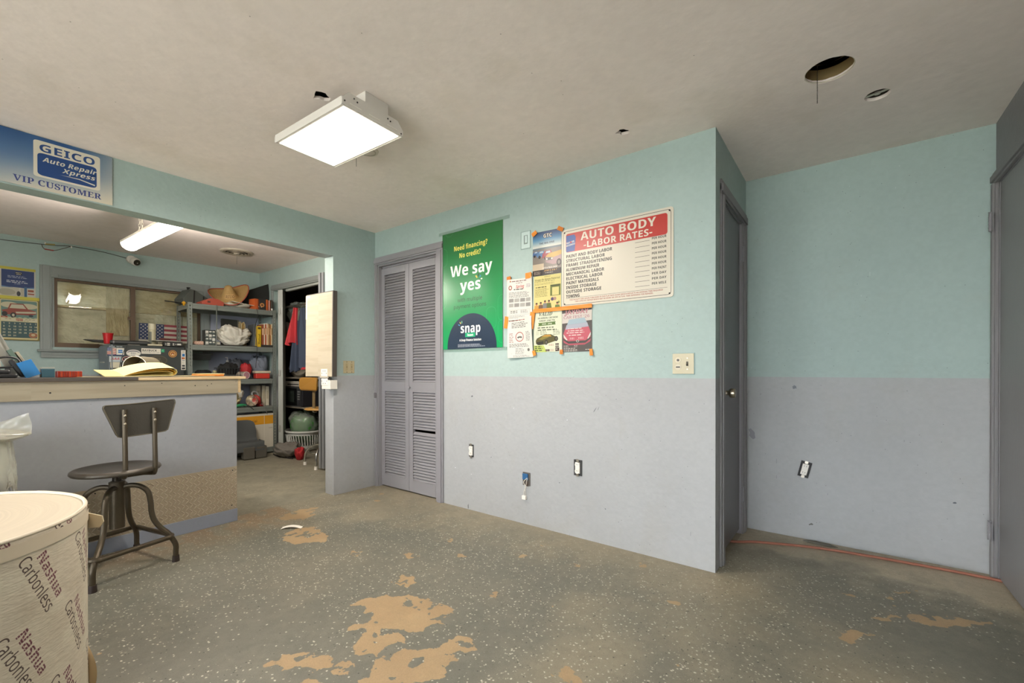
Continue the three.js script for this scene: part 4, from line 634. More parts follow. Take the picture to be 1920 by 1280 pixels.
// ---------------------------------------------------------------- back room: walls and ceiling
{
  const t = print(330, 440, (g, w, h) => {
    g.fillStyle = '#dcd8cc'; g.fillRect(0, 0, w, h); g.fillStyle = '#d8cc4a'; g.fillRect(0, 0, w, 36); g.fillRect(0, 412, w, 28); g.fillStyle = '#2d447c'; g.fillRect(14, 40, w - 28, 240);
    g.fillStyle = '#201f24'; g.fillRect(140, 62, 62, 40); txt(g, "ROY'S", 171, 74, 20, '#f0ead8'); txt(g, 'auto', 171, 93, 20, '#f0ead8'); greek(g, 70, 122, 200, 2, 18, '#c8d0e0'); greek(g, 60, 186, 220, 2, 20, '#dfe4ec', .5); greek(g, 130, 228, 80, 1, 14, '#c8d0e0');
    poly(g, [[14, 268], [150, 290], [316, 262], [316, 280], [14, 290]], '#6d93bd'); g.fillStyle = '#cfcab8'; g.fillRect(14, 286, 160, 120); ell(g, 60, 350, 80, 44, '#b9b4a0'); ell(g, 170, 366, 18, 34, '#3a3c40'); g.fillStyle = '#3f6c96'; g.fillRect(222, 262, 26, 150); g.fillStyle = '#a85a40'; g.fillRect(256, 300, 56, 30); g.fillRect(256, 350, 60, 18); g.fillStyle = '#c8c0ac'; g.fillRect(188, 290, 30, 110);
  });
  sheet('wall_poster', 'blue auto shop poster with yellow edge strips above the wall calendar', 'poster', FW, -2.335, -2.098, 1.775, 2.085, t, { off: .007, rz: -.0, curl: (u, v) => .002 * Math.sin(u * 5) });
  const c = print(420, 640, (g, w, h) => {
    g.fillStyle = '#8d7f3a'; g.fillRect(0, 0, w, h); g.fillStyle = '#e0d44c'; g.fillRect(0, 0, w, 46); g.fillStyle = '#ddd19c'; rrect(g, 16, 52, w - 32, h - 66, 20); g.fill(); g.fillStyle = '#6e8f86'; rrect(g, 26, 64, w - 52, 250, 16); g.fill(); ell(g, 110, 130, 90, 42, '#d8cfae'); ell(g, 300, 140, 100, 40, '#d8cfae');
    poly(g, [[32, 210], [92, 190], [118, 110], [252, 104], [300, 180], [380, 204], [388, 246], [330, 268], [60, 268]], '#9c4a38'); poly(g, [[110, 178], [130, 122], [246, 118], [280, 176]], '#d6cfb4'); poly(g, [[170, 226], [386, 210], [384, 238], [180, 250]], '#d4ccb0'); ell(g, 62, 262, 28, 34, '#2f2a28'); ell(g, 148, 276, 30, 38, '#2f2a28'); ell(g, 148, 276, 14, 20, '#cfc7ae'); ell(g, 330, 276, 24, 18, '#2f3f44');
    g.fillStyle = '#b04a34'; g.fillRect(26, 296, 66, 20); g.font = F(13, 'bold'); ['SUN', 'MON', 'TUE', 'WED', 'THU', 'FRI', 'SAT'].forEach((s, i) => txt(g, s, 54 + i * 54, 306, 15, '#e8dfc0')); g.fillStyle = '#e3dbba'; g.fillRect(26, 320, w - 52, 46); g.fillStyle = '#b04a34'; g.fillRect(176, 324, 70, 28); txt(g, 'MARCH', 211, 338, 18, '#efe6c8'); txt(g, 'JAN  FEB', 96, 332, 15, '#5a4a34'); txt(g, 'APR  MAY  JUN', 320, 332, 15, '#5a4a34'); txt(g, 'JUL  AUG  SEP  OCT', 250, 356, 13, '#5a4a34');
    g.fillStyle = '#3f5f62'; g.fillRect(26, 372, w - 52, 230); for (let d = 1; d <= 31; d++) { const i = (d + 6 + 0) % 7, j = Math.floor((d + 6) / 7) - 1; txt(g, String(d), 54 + i * 54, 396 + j * 44, 28, '#e6ddba', 'bold'); } ell(g, 352, 562, 46, 38, '#b0704a'); ell(g, 352, 556, 22, 18, '#dcc49a');
  });
  sheet('wall_calendar', 'wall calendar with a drawn red vintage car, left of the back window', 'calendar', FW, -2.345, -2.073, 1.365, 1.80, c, { off: .012, curl: (u, v) => .004 + .002 * Math.sin(u * 5 + 2) });
}
{
  const o = thing('security_camera', 'small round security camera high on the back room wall', 'camera'); put(o, FW, -1.344, 2.318, 0);
  part(o, 'base', CY(.04, .045, .03, 0, 0, 0, 24).rotateX(PI / 2).translate(-.012, .012, .015), white); const b = part(o, 'body', LA([[0, .075], [.03, .075], [.042, .066], [.045, .03], [.036, .01], [0, .005]], 28), white); b.rotation.set(PI / 2 + .45, 0, -.35); b.position.set(.0, .0, .03); part(b, 'lens', M(CY(.034, .034, .003, 0, .0765, 0, 24)), mt('#35352c', .2)); part(b, 'eye', new THREE.SphereGeometry(.006, 10, 8).translate(.002, .079, .006), mt('#c8c4b4', .2));
  const P = (s, y) => at(FW, -s, y, .012).toArray();
  const wv = thing('wall_cable', 'thin dark cable stapled along the top of the back room wall', 'cable'); part(wv, 'cable', T([P(2.6, 2.345), P(2.33, 2.338), P(2.055, 2.351), P(1.95, 2.36), P(1.84, 2.375), P(1.60, 2.366), P(1.385, 2.335)], .0035, 80, 6), mt('#4a4640', .6)); part(wv, 'loop', T([P(2.055, 2.351), P(2.045, 2.318), P(2.02, 2.305), P(1.96, 2.308), P(1.90, 2.34), P(1.84, 2.375)], .003, 40, 6), mt('#5a4a40', .6));
  part(wv, 'connector', M(T([P(2.03, 2.357), P(1.96, 2.365)], .008, 4, 8)), mt('#a89a58', .5)); part(wv, 'connector', M(T([P(2.035, 2.306), P(1.97, 2.304)], .006, 4, 8)), mt('#9c4034', .5)); for (const s of [2.03, 1.84]) part(wv, 'clip', B(.012, .02, .01).applyMatrix4(new THREE.Matrix4().makeTranslation(...P(s, 2.365))), white);
}
{ // wraparound tube light hung on chains
  const LX = -.735, LZ = 1.457, LY = 2.068, o = thing('ceiling_light', 'long white wraparound tube light hung on chains in the back room', 'ceiling light', [LX, LY, LZ], .044);
  part(o, 'pan', M(B(1.16, .020, .125, 0, .066, 0, .003), B(1.15, .022, .06, 0, .086, 0, .003)), mt('#e2ded2', .4));
  const prof = []; for (let i = 0; i <= 14; i++) { const a = PI + i / 14 * PI; prof.push([.061 * Math.cos(a), .056 + .054 * Math.sin(a)]); }
  part(o, 'lens', EX(prof, 1.13).rotateY(PI / 2).translate(-.565, 0, 0), glow('#fffaf0', 14), 'glowing white lens');
  for (const s of [-1, 1]) part(o, 'end_cap', EX(prof.map(([a, b]) => [a * 1.03, .056 + (b - .056) * 1.03]), .006).rotateY(PI / 2).translate(s * .569 - .003, 0, 0), mt('#ebe7dc', .4));
  for (const x of [-.30, .30]) for (const s of [-1, 1]) { const ch = []; for (let i = 0; i < 11; i++) { const t = (i + .5) / 11; ch.push(new THREE.TorusGeometry(.011, .0022, 6, 12).scale(.6, 1.25, 1).rotateY(i % 2 * PI / 2).translate(x + s * .045 * (1 - t), .092 + t * (H2 - LY - .094), 0)); } part(o, 'chain', M(ch), mt('#d9d5c8', .4, .4)); }
  for (const x of [-.30, .30]) part(o, 'ceiling_hook', LA([[.02, H2 - LY], [.018, H2 - LY - .006], [.006, H2 - LY - .01], [0, H2 - LY - .012]], 14).translate(x, 0, 0), mt('#d9d5c8', .4, .4));
  rect(1.10, .08, LX, LY - .004, LZ, KEY.tube, new THREE.Color('#fff3e8'));
  for (const s of [-1, 1]) { const l = new THREE.RectAreaLight(new THREE.Color('#fff3e8'), KEY.tube * 3, 1.10, .055); l.position.set(LX, LY + .024, LZ + s * .066); l.lookAt(LX, LY + .024 + .10, LZ + s * 1.0); l.castShadow = true; scene.add(l); }
  one('flaking_paint', 'small curl of flaking paint on the back room ceiling near the chains', 'paint flake', seedGeo(B(.10, .003, .05, 0, 0, 0), .012, 30, 44), mt('#cfc6b4', .8), [-.62, H2 - .004, 1.30], .4);
  const v = thing('ceiling_vent', 'round ringed ceiling vent with a pull cord in the back room', 'vent', [-1.99, H2, .41]);
  part(v, 'rim', LA([[.165, 0], [.16, -.010], [.135, -.016], [.132, -.010], [.135, 0]], 40), mt('#bdb4a2', .5)); for (const [r, y] of [[.115, -.018], [.085, -.022], [.052, -.025]]) part(v, 'ring', LA([[r + .014, y + .004], [r + .010, y], [r - .008, y + .01], [r - .004, y + .013]], 36), mt('#a59b88', .5)); part(v, 'hub', LA([[.03, -.012], [.028, -.026], [0, -.029]], 24), mt('#b4aa98', .5)); part(v, 'back', CY(.13, .13, .002, 0, -.003, 0, 36), dark); part(v, 'cord', CY(.0016, .0016, .11, 0, -.082, 0, 6), mt('#6a6258', .6));
}
// ---------------------------------------------------------------- closet in the back room
{
  casing('trim_5', FC, CO[0], CO[1], CO[2], .05, .09, .075, backTrim, .02);
  const d = struct('door_5'); const X = (a, b, y0, y1, z0, z1, r = .002) => BX(a, b, y0, y1, z0, z1, r), pm = new THREE.MeshStandardMaterial({ color: '#a9aca4', roughness: .5 });
  for (const x of [-2.376, -2.324]) { const q = part(d, 'door_panel', X(-.0165, .0165, .02, 2.105, -.24, 0), pm); q.position.set(x, 0, -.235); q.rotation.y = 1.0; }
  for (const y of [1.83, 1.03, .32]) part(d, 'hinge', M(B(.05, .075, .003, -2.352, y, -.2235).rotateY(0), CY(.005, .005, .075, -2.35, y, -.222, 10)), mt('#b4b6ae', .4, .3));
  part(d, 'track', BX(-2.30, -.96, 2.085, 2.112, -.32, -.28, .002), pm); part(d, 'door_panel', X(-1.02, -.985, .02, 2.105, -.35, -.012), new THREE.MeshStandardMaterial({ color: '#8c8e90', roughness: .5 })); part(d, 'door_panel', X(-.972, -.937, .02, 2.105, -.35, -.02), new THREE.MeshStandardMaterial({ color: '#8c8e90', roughness: .5 }));
}
const bagFilm = new THREE.MeshPhysicalMaterial({ color: '#dfe6dc', roughness: .18, transmission: .75, thickness: 0, side: THREE.DoubleSide, ior: 1.35 });
function heap(w, h, d, s, amp = .3, f = 2.4, n = 40) {                // a soft pile resting on y = 0
  const g = new THREE.SphereGeometry(1, n, n / 2), p = g.attributes.position;
  for (let i = 0; i < p.count; i++) { let x = p.getX(i), y = p.getY(i), z = p.getZ(i); const k = 1 + amp * (fbm(x * f + 13, y * f + z * f * .8 + 7, s, 4) - .5) * 2, r = 1 + .10 * Math.sin(fbm(x * f, z * f + y, s + 4, 2) * 30) * amp * 2; x *= k * r; z *= k * r; y = Math.max(0, Math.sin((y * .5 + .5) * PI / 2) * 1.1 - .1) * k; p.setXYZ(i, x * w / 2, y * h, z * d / 2); }
  g.computeVertexNormals(); return g;
}
{ // what the closet holds
  const wood = mt('#7a6a4c', .7), g = struct('closet_shelves'); tag(g, null, null, null, 'structure');
  for (const y of [1.475, .975, .585]) part(g, 'shelf_board', BX(-3.0, -1.75, y - .02, y, -.94, -.42, .002), mt('#8a8272', .7));
  const st = thing('wooden_post', 'brownish board standing upright in the closet', 'board', [-1.72, 0, -.55], .1); part(st, 'plank', B(.09, 1.15, .02, 0, .575, 0, .002), mt('#7f7358', .7));
  one('cardboard_box', 'brown cardboard box on the closet shelf under the stuffed bag', 'box', M(BX(-.17, .17, 0, .19, -.15, .15, .003), BX(-.172, -.004, .19, .194, -.15, .15), BX(.004, .172, .19, .194, -.15, .15)), mt('#9a7438', .8), [-2.54, 1.475, -.60]);
  const b1 = thing('clear_bag', 'clear bag of dark green things high in the closet on the cardboard box', 'bag', [-2.52, 1.67, -.58]); part(b1, 'contents', heap(.30, .24, .24, 611, .3), mt('#3f6848', .7)); part(b1, 'film', heap(.37, .30, .30, 613, .3), bagFilm);
  one('grey_cloth', 'grey knitted cloth hanging over the cardboard box in the closet', 'cloth', (() => { const q = new THREE.BoxGeometry(.17, .24, .012, 14, 16, 1), p = q.attributes.position; for (let i = 0; i < p.count; i++) { const x = p.getX(i), y = p.getY(i); p.setXYZ(i, x * (1 + .5 * (y + .12)) , y + .02 * Math.sin(x * 60), p.getZ(i) + .014 * Math.sin(x * 70 + y * 12)); } q.computeVertexNormals(); return q; })(), new THREE.MeshStandardMaterial({ color: '#8b857b', roughness: .95, bumpMap: bumpAt(.06), bumpScale: .003 }), [-2.47, 1.58, -.435], .1);
  const j = thing('jacket', 'navy jacket with a red lining hanging in the closet opening', 'jacket', [-2.06, 0, -.40], .25);
  const drape = (w0, w1, y0, y1, s, sl) => { const q = new THREE.BoxGeometry(1, 1, .02, 20, 24, 1), p = q.attributes.position; for (let i = 0; i < p.count; i++) { const u = p.getX(i) + .5, v = p.getY(i) + .5, w = w1 + (w0 - w1) * v; p.setXYZ(i, (u - .5) * w + sl * (1 - v), y0 + (y1 - y0) * v - .02 * Math.sin(u * 9 + s) * (1 - v), p.getZ(i) + .025 * Math.sin(u * 15 + s + v * 2) * (1.2 - v) + .06 * Math.sin(u * PI) * (1 - .4 * v)); } q.computeVertexNormals(); return q; };
  const navy = new THREE.MeshStandardMaterial({ color: '#3a4354', roughness: .8, side: THREE.DoubleSide }), red = new THREE.MeshStandardMaterial({ color: '#c23338', roughness: .7, side: THREE.DoubleSide });
  part(j, 'body', drape(.12, .40, 1.08, 1.86, 1, .03), navy); const rp = part(j, 'red_lining', drape(.03, .17, 1.40, 1.86, 4, -.075), red, 'red lining'); rp.position.set(-.07, 0, .055); const sl = part(j, 'sleeve', drape(.09, .13, 1.06, 1.70, 7, -.04), navy); sl.position.set(-.085, 0, .02); part(j, 'hem', BX(.02, .19, 1.075, 1.105, .055, .08, .004), red, 'red hem'); part(j, 'hanger', T([[-.1, 1.84, 0], [0, 1.9, 0], [.1, 1.84, 0]], .005, 20), steel);
  one('clothes_rod', 'metal clothes rod across the closet', 'rod', CY(.014, .014, 1.9, 0, 0, 0, 14).rotateZ(PI / 2), steel, [-2.04, 1.915, -.40]);
  one('folded_scarf', 'patterned scarf folded on the middle closet shelf', 'scarf', heap(.28, .14, .24, 621, .3), mt('#a79c88', .9), [-2.62, .975, -.62]); one('dark_cloth_pile', 'dark clothes piled on the middle closet shelf beside the scarf', 'clothes', heap(.42, .24, .3, 623, .35), mt('#2d2b2c', .9), [-2.22, .975, -.68]);
  const pr = thing('grey_printer', 'light grey flat printer lying on the microwave in the closet', 'printer', [-2.44, .848, -.58]); part(pr, 'body', B(.52, .07, .28, 0, .036, 0, .008), mt('#b9b3a6', .5)); part(pr, 'slot', B(.3, .012, .004, 0, .03, .141), dark);
  const mw = thing('microwave', 'black microwave oven on the closet shelf above the green bag', 'microwave', [-2.44, .585, -.58]); part(mw, 'case', B(.56, .262, .33, 0, .132, -.01, .006), mt('#26262a', .4)); const dr = part(mw, 'door', B(.42, .235, .014, -.06, .13, .163, .004), mt('#111214', .15)); part(dr, 'window', B(.30, .15, .002, -.06, .135, .171), mt('#2e3630', .12)); part(mw, 'control_panel', B(.11, .235, .014, .212, .13, .163, .004), mt('#2f3033', .4)); for (let i = 0; i < 8; i++) part(mw, 'button', B(.022, .014, .004, .195 + (i % 2) * .032, .20 - Math.floor(i / 2) * .032, .171), mt('#8a8a84', .5)); part(mw, 'trim_strip', M(B(.54, .006, .004, 0, .252, .168), B(.54, .006, .004, 0, .008, .168)), mt('#8f8f8c', .3, .6));
  const bk = thing('laundry_basket', 'white oval laundry basket on the closet floor under the green bag', 'basket', [-2.33, 0, -.53]); const bm = new THREE.MeshStandardMaterial({ color: '#d5d6cf', roughness: .45, side: THREE.DoubleSide });
  part(bk, 'tub', M(LA([[0, .001], [.20, .001], [.235, .05], [.24, .085], [.236, .085], [.196, .006], [0, .006]], 40)).scale(.95, 1, .8), bm); part(bk, 'upper_band', LA([[.262, .215], [.272, .26]], 40).scale(.95, 1, .8), bm); part(bk, 'rim', new THREE.TorusGeometry(.278, .014, 10, 48).rotateX(PI / 2).scale(.95, 1, .8).translate(0, .262, 0), bm);
  for (let i = 0; i < 40; i++) { const a = i / 40 * 2 * PI, c = Math.cos(a), s = Math.sin(a); part(bk, 'rib', T([[c * .238 * .95, .08, s * .238 * .8], [Math.cos(a + .06) * .266 * .95, .222, Math.sin(a + .06) * .266 * .8]], .0085, 2, 5), bm); }
  const gb = thing('green_bag', 'clear bag full of green cloth tied up in the white laundry basket', 'bag', [-2.33, .11, -.53]); part(gb, 'contents', heap(.38, .34, .30, 631, .15), new THREE.MeshStandardMaterial({ color: '#4f9a48', roughness: .7 })); part(gb, 'film', heap(.42, .39, .335, 633, .15, 3.4), bagFilm, 'clear plastic film'); part(gb, 'knot', seedGeo(LA([[.0, .03], [.03, .06], [.012, .03], [.014, .01], [.05, -.02]], 14).translate(.04, .37, 0), .02, 20, 3), bagFilm);
  one('grey_coat_bundle', 'grey coat bundled on the floor before the laundry basket', 'coat', heap(.50, .15, .24, 641, .35), new THREE.MeshStandardMaterial({ color: '#77726a', roughness: .9 }), [-2.05, 0, -.17], -.1);
  one('red_rag', 'red rag on the floor beside the grey coat', 'rag', heap(.12, .13, .1, 645, .4), mt('#b3262b', .8), [-1.72, 0, -.16]);
  one('black_strap', 'black strap trailing on the floor under the grey coat', 'strap', T([[-2.3, .008, -.12], [-2.2, .01, -.10], [-2.08, .012, -.085], [-1.98, .02, -.10], [-1.9, .01, -.11], [-1.82, .008, -.13]], .008, 40, 6), mt('#2a2624', .8));
}
{ // wooden chair on a chrome base
  const o = thing('shop_chair', 'bent wood chair on a chrome swivel base by the closet', 'chair', [-1.20, 0, -.17], .0), w = new THREE.MeshStandardMaterial({ color: '#a87a34', roughness: .35 });
  const bs = new THREE.Shape(); bs.moveTo(-.13, -.07); bs.lineTo(.13, -.07); bs.quadraticCurveTo(.18, -.07, .18, -.02); bs.lineTo(.18, .03); bs.quadraticCurveTo(.18, .07, .13, .07); bs.lineTo(-.13, .07); bs.quadraticCurveTo(-.18, .07, -.18, .03); bs.lineTo(-.18, -.02); bs.quadraticCurveTo(-.18, -.07, -.13, -.07);
  const bg = new THREE.ExtrudeGeometry(bs, { depth: .012, bevelEnabled: true, bevelSize: .003, bevelThickness: .003, curveSegments: 10 }); { const p = bg.attributes.position; for (let i = 0; i < p.count; i++) p.setZ(i, p.getZ(i) + .9 * p.getX(i) ** 2); bg.computeVertexNormals(); } bg.translate(-.02, .915, .13); part(o, 'backrest', bg, w);
  part(o, 'back_post', M(B(.05, .28, .012, .03, .75, .128, .003)), mt('#7e6c4a', .5)); part(o, 'seat', LA([[0, .655], [.15, .652], [.19, .645], [.20, .635], [.19, .628], [0, .63]], 36), new THREE.MeshStandardMaterial({ color: '#c89a54', roughness: .35 })); part(o, 'seat_brace', M(T([[.03, .61, .1], [.03, .62, .135], [.03, .66, .134]], .012, 14)), chrome); part(o, 'column', M(CY(.025, .025, .48, 0, .39, 0, 18)), chrome);
  part(o, 'foot_ring', new THREE.TorusGeometry(.15, .010, 8, 40).rotateX(PI / 2).translate(0, .16, 0), chrome);
  for (const a of [2.62, .86, 4.0, 5.5]) { const c = Math.cos(a), s = Math.sin(a), R = .225; const l = part(o, 'leg', T([[c * .03, .24, s * .03], [c * .13, .22, s * .13], [c * (R - .02), .16, s * (R - .02)], [c * R, .10, s * R], [c * R, .03, s * R]], .0115, 30, 10), chrome); part(l, 'cap', CY(.017, .019, .034, c * R, .017, s * R, 14), white); }
}
// ---------------------------------------------------------------- steel shelf and what stands on it
const sh = (name, label, cat, s, y, off, ry = 0, group) => { const o = thing(name, label, cat, [0, 0, 0], 0, group); return put(o, FW, -s, y, off, 0, ry); };
const DK = [1.837, 1.362, .958, .604, .078];
{
  const o = sh('steel_shelf', 'grey slotted steel shelving unit crowded with things in the back room', 'shelf', .469, 0, .29);
  const gm = new THREE.MeshStandardMaterial({ color: '#7f857e', roughness: .45, metalness: .3, bumpMap: bumpAt(.3), bumpScale: .0006 }), hw = .478, hd = .233;
  const holes = []; for (let y = .05; y < 1.83; y += .038) holes.push([[-.005, y], [.005, y], [.0035, y + .017], [-.0035, y + .017]]);
  for (const sx of [-1, 1]) for (const sz of [-1, 1]) {
    const flange = EX(R4(-.021, .021, 0, 1.845), .003, holes);
    part(o, 'post', M(flange.clone().translate(sx * (hw - .021), 0, sz > 0 ? hd - .003 : -hd), EX(R4(-.021, .021, 0, 1.845), .003, holes).rotateY(PI / 2).translate(sx > 0 ? hw - .003 : -hw, 0, sz * (hd - .021))), gm);
  }
  DK.forEach((y) => {
    const d = part(o, 'shelf_deck', BX(-hw + .006, hw - .006, y - .012, y - .001, -hd + .008, hd - .006), gm), L = hw - .043;
    for (const s of [-1, 1]) { part(d, 'beam', M(BX(-L, L, y - .062, y, s * (hd - .012) - .005, s * (hd - .012) + .005, .002), BX(-L, L, y - .024, y - .004, s * (hd - .008) - .004, s * (hd - .008) + .004, .003), BX(-L, L, y - .058, y - .04, s * (hd - .008) - .004, s * (hd - .008) + .004, .003)), gm); part(d, 'side_beam', M(BX(s * (hw - .010) - .005, s * (hw - .010) + .005, y - .062, y, -hd + .044, hd - .044, .002)), gm); }
  });
  for (const [p, r] of [[[[-.2, 1.84, .246], [-.2, 1.6, .25], [-.2, 1.45, .248], [-.2, 1.365, .246]], .005], [[[.24, 1.845, .24], [.25, 1.75, .25], [.235, 1.6, .2], [.24, 1.37, .245], [.235, 1.25, .25], [.27, 1.1, .12]], .003]]) one('hanging_strap', r > .004 ? 'grey strap hanging down the front of the steel shelf' : 'thin dark cord hanging near the right end of the shelf', 'cord', T(p, r, 40, 6), mt(r > .004 ? '#6f746c' : '#333330', .6), o.position.toArray(), o.rotation.y);
}
{ // top shelf
  const y = DK[0];
  const c = sh('tool_case', 'dark grey wedge shaped tool case lying tilted on the top shelf', 'case', .82, y, .24, .2); const cm = new THREE.MeshStandardMaterial({ color: '#51554f', roughness: .5, bumpMap: bumpAt(.2), bumpScale: .001 });
  part(c, 'shell', EX([[-.15, .02], [-.10, .0], [.13, .0], [.15, .045], [.135, .075], [-.035, .168], [-.075, .172], [-.155, .055]], .19, [], .004).translate(0, .006, -.095), cm); for (const x of [-.045, .055]) part(c, 'strap', EX([[x - .006, .01], [x + .006, .01], [x + .012, .135 - x * .55], [x, .142 - x * .55]], .204).translate(0, .006, -.102), black); part(c, 'handle', M(B(.016, .03, .02, -.06, .190, 0, .004), B(.03, .014, .03, -.055, .208, 0, .004)), black);
  const r = sh('red_case', 'flat red plastic case with sloped lid at the front of the top shelf', 'case', .70, y, .42, .08); part(r, 'body', EX([[-.115, 0], [.11, 0], [.11, .04], [.05, .07], [-.03, .07], [-.115, .022]], .16, [], .004).translate(0, .004, -.08), mt('#b3523f', .5)); part(r, 'clasp', B(.03, .02, .006, -.045, .035, .087, .002), mt('#5d3a30', .5)); part(r, 'rib', EX([[-.03, .072], [-.015, .072], [-.07, .04], [-.085, .04]], .168).translate(0, .005, -.084), mt('#c8705c', .5));
  const p = sh('paper_pile', 'crumpled white papers and bags under the straw hat', 'papers', .43, y, .40); part(p, 'crumpled_bag', heap(.32, .06, .14, 701, .4), mt('#c9c4b4', .7)); part(p, 'folded_sheet', seedGeo(new THREE.BoxGeometry(.34, .006, .16, 20, 1, 10).rotateZ(-.12).translate(.10, .055, .02), .03, 9, 703), mt('#d4cdba', .7));
  one('dark_bundle', 'dark blue bundle under the right brim of the straw hat', 'bundle', heap(.13, .10, .16, 705, .3), mt('#2a3440', .8), at(FW, -.335, y, .13).toArray(), FW.th);
  { // straw hat
    const h = sh('straw_hat', 'wide straw sombrero with RITAS printed on its crown, on the top shelf', 'hat', .46, y + .135, .31, 0); const straw = pix(256, 256, (x, yy) => { const a = (Math.floor(x / 6) + Math.floor(yy / 6)) % 2, n = fbm(x / 12, yy / 12, 711, 3), f = hash(x >> 1, yy >> 1, 3); return mix([160, 126, 74], [196, 164, 108], n * .6 + a * .25 + f * .25); }); straw.repeat.set(6, 3);
    const sm = new THREE.MeshStandardMaterial({ map: straw, roughness: .8, side: THREE.DoubleSide, bumpMap: bumpAt(1), bumpScale: .002 }), N = 72, prof = [[.0, .168], [.022, .166], [.040, .152], [.054, .115], [.07, .07], [.086, .03], [.10, .008], [.13, 0], [.165, .006], [.195, .022], [.214, .05]];
    const bend = (x, yy, z, rad) => { const k = Math.max(0, rad - .1) / .115; return [x, yy + k * (.075 * (x / .21) ** 2 * (x > 0 ? 1.25 : .6) - .03 * (z / .21) ** 2), z]; };
    const g = LA(prof, N), q = g.attributes.position; for (let i = 0; i < q.count; i++) { const x = q.getX(i), yy = q.getY(i), z = q.getZ(i); q.setXYZ(i, ...bend(x, yy, z, Math.hypot(x, z))); } g.computeVertexNormals();
    const b = part(h, 'straw_body', g, sm); const edge = []; for (let i = 0; i < 48; i++) { const a = i / 48 * 2 * PI; edge.push(bend(.214 * Math.cos(a), .05, .214 * Math.sin(a), .214)); } const e = part(h, 'brim_binding', T(edge, .006, 120, 8, true), mt('#a8503a', .7), 'red brim binding');
    const lt = print(256, 96, (g2, w, hh) => { g2.fillStyle = '#cba56c'; g2.fillRect(0, 0, w, hh); txt(g2, 'RITAS', w / 2, hh / 2, 84, '#4c3a2a', '', 236, 'center', 'serif'); }); const lg = new THREE.CylinderGeometry(.0665, .0885, .055, 24, 1, true, -.75, 1.5).translate(0, .058, .002); const le = part(h, 'lettering', lg, new THREE.MeshStandardMaterial({ map: lt, roughness: .8 }));
    h.rotation.set(.62, FW.th - .10, .20);
  }
  const bb = sh('black_bag', 'black box shaped bag leaning at the right end of the top shelf', 'bag', .10, y + .155, .19, 0); part(bb, 'body', EX([[-.135, 0], [.125, 0], [.105, .215], [-.13, .10]], .16, [], .006).translate(0, .006, -.08), new THREE.MeshStandardMaterial({ color: '#22231f', roughness: .6, bumpMap: bumpAt(.1), bumpScale: .003 })); part(bb, 'lid_edge', B(.25, .014, .17, -.004, -.006, 0, .003), mt('#33342f', .6));
  one('support_box', 'plain dark box under the leaning black bag on the top shelf', 'box', B(.27, .148, .18, 0, .074, 0, .004), mt('#3a3a38', .7), at(FW, -.115, y, .19).toArray(), FW.th);
  const tb = [['orange_box', 'orange and black striped carton at the front of the top shelf', .225, .062, .135, '#c8602c'], ['black_carton', 'black carton with a round orange emblem on the top shelf', .150, .075, .140, '#2a2826'], ['orange_book', 'slim orange book right of the black carton on the top shelf', .094, .018, .138, '#c2602e'], ['striped_book', 'slim orange and white book second from the right on the top shelf', .066, .018, .132, '#b4552c'], ['dark_book', 'dark slim book at the far right of the top shelf', .038, .022, .14, '#4a443a']];
  tb.forEach(([n, l, s, w, h, c], i) => { const o = sh(n, l, i > 1 ? 'book' : 'box', s, y, .44, i ? 0 : .25); part(o, i > 1 ? 'cover' : 'carton', B(w, h, .12, 0, h / 2, 0, .002), mt(c, .5)); if (i === 0) for (const x of [.012, .024]) part(o, 'stripe', B(.007, h * .98, .001, x, h / 2, .0605), black); if (i === 1) { part(o, 'emblem', CY(.026, .026, .001, 0, 0, 0, 24).rotateX(PI / 2).translate(-.004, .062, .0605), mt('#c98a4c', .5)); part(o, 'emblem_centre', CY(.013, .013, .001, 0, 0, 0, 18).rotateX(PI / 2).translate(-.004, .062, .0613), mt('#5a3a24', .5)); } if (i === 3) part(o, 'stripe', B(.006, h * .98, .001, -.004, h / 2, .0605), white); if (i === 4) part(o, 'price_sticker', B(.02, .024, .001, 0, .018, .0605), white); });
  one('yellow_clip', 'small yellow clip on the left side beam of the shelf', 'clip', M(LA([[0, 0], [.010, .002], [.011, .02], [.024, .028], [.018, .036], [.008, .05], [0, .052]], 16)), mt('#d8a024', .4), at(FW, -.965, y - .03, .44).toArray(), FW.th); one('black_rod', 'thin black rod lying over the left end of the top shelf', 'rod', T([at(FW, -.90, y + .006, .33).toArray(), at(FW, -1.0, y + .012, .34).toArray(), at(FW, -1.12, y + .018, .34).toArray()], .006, 12, 8), black);
}
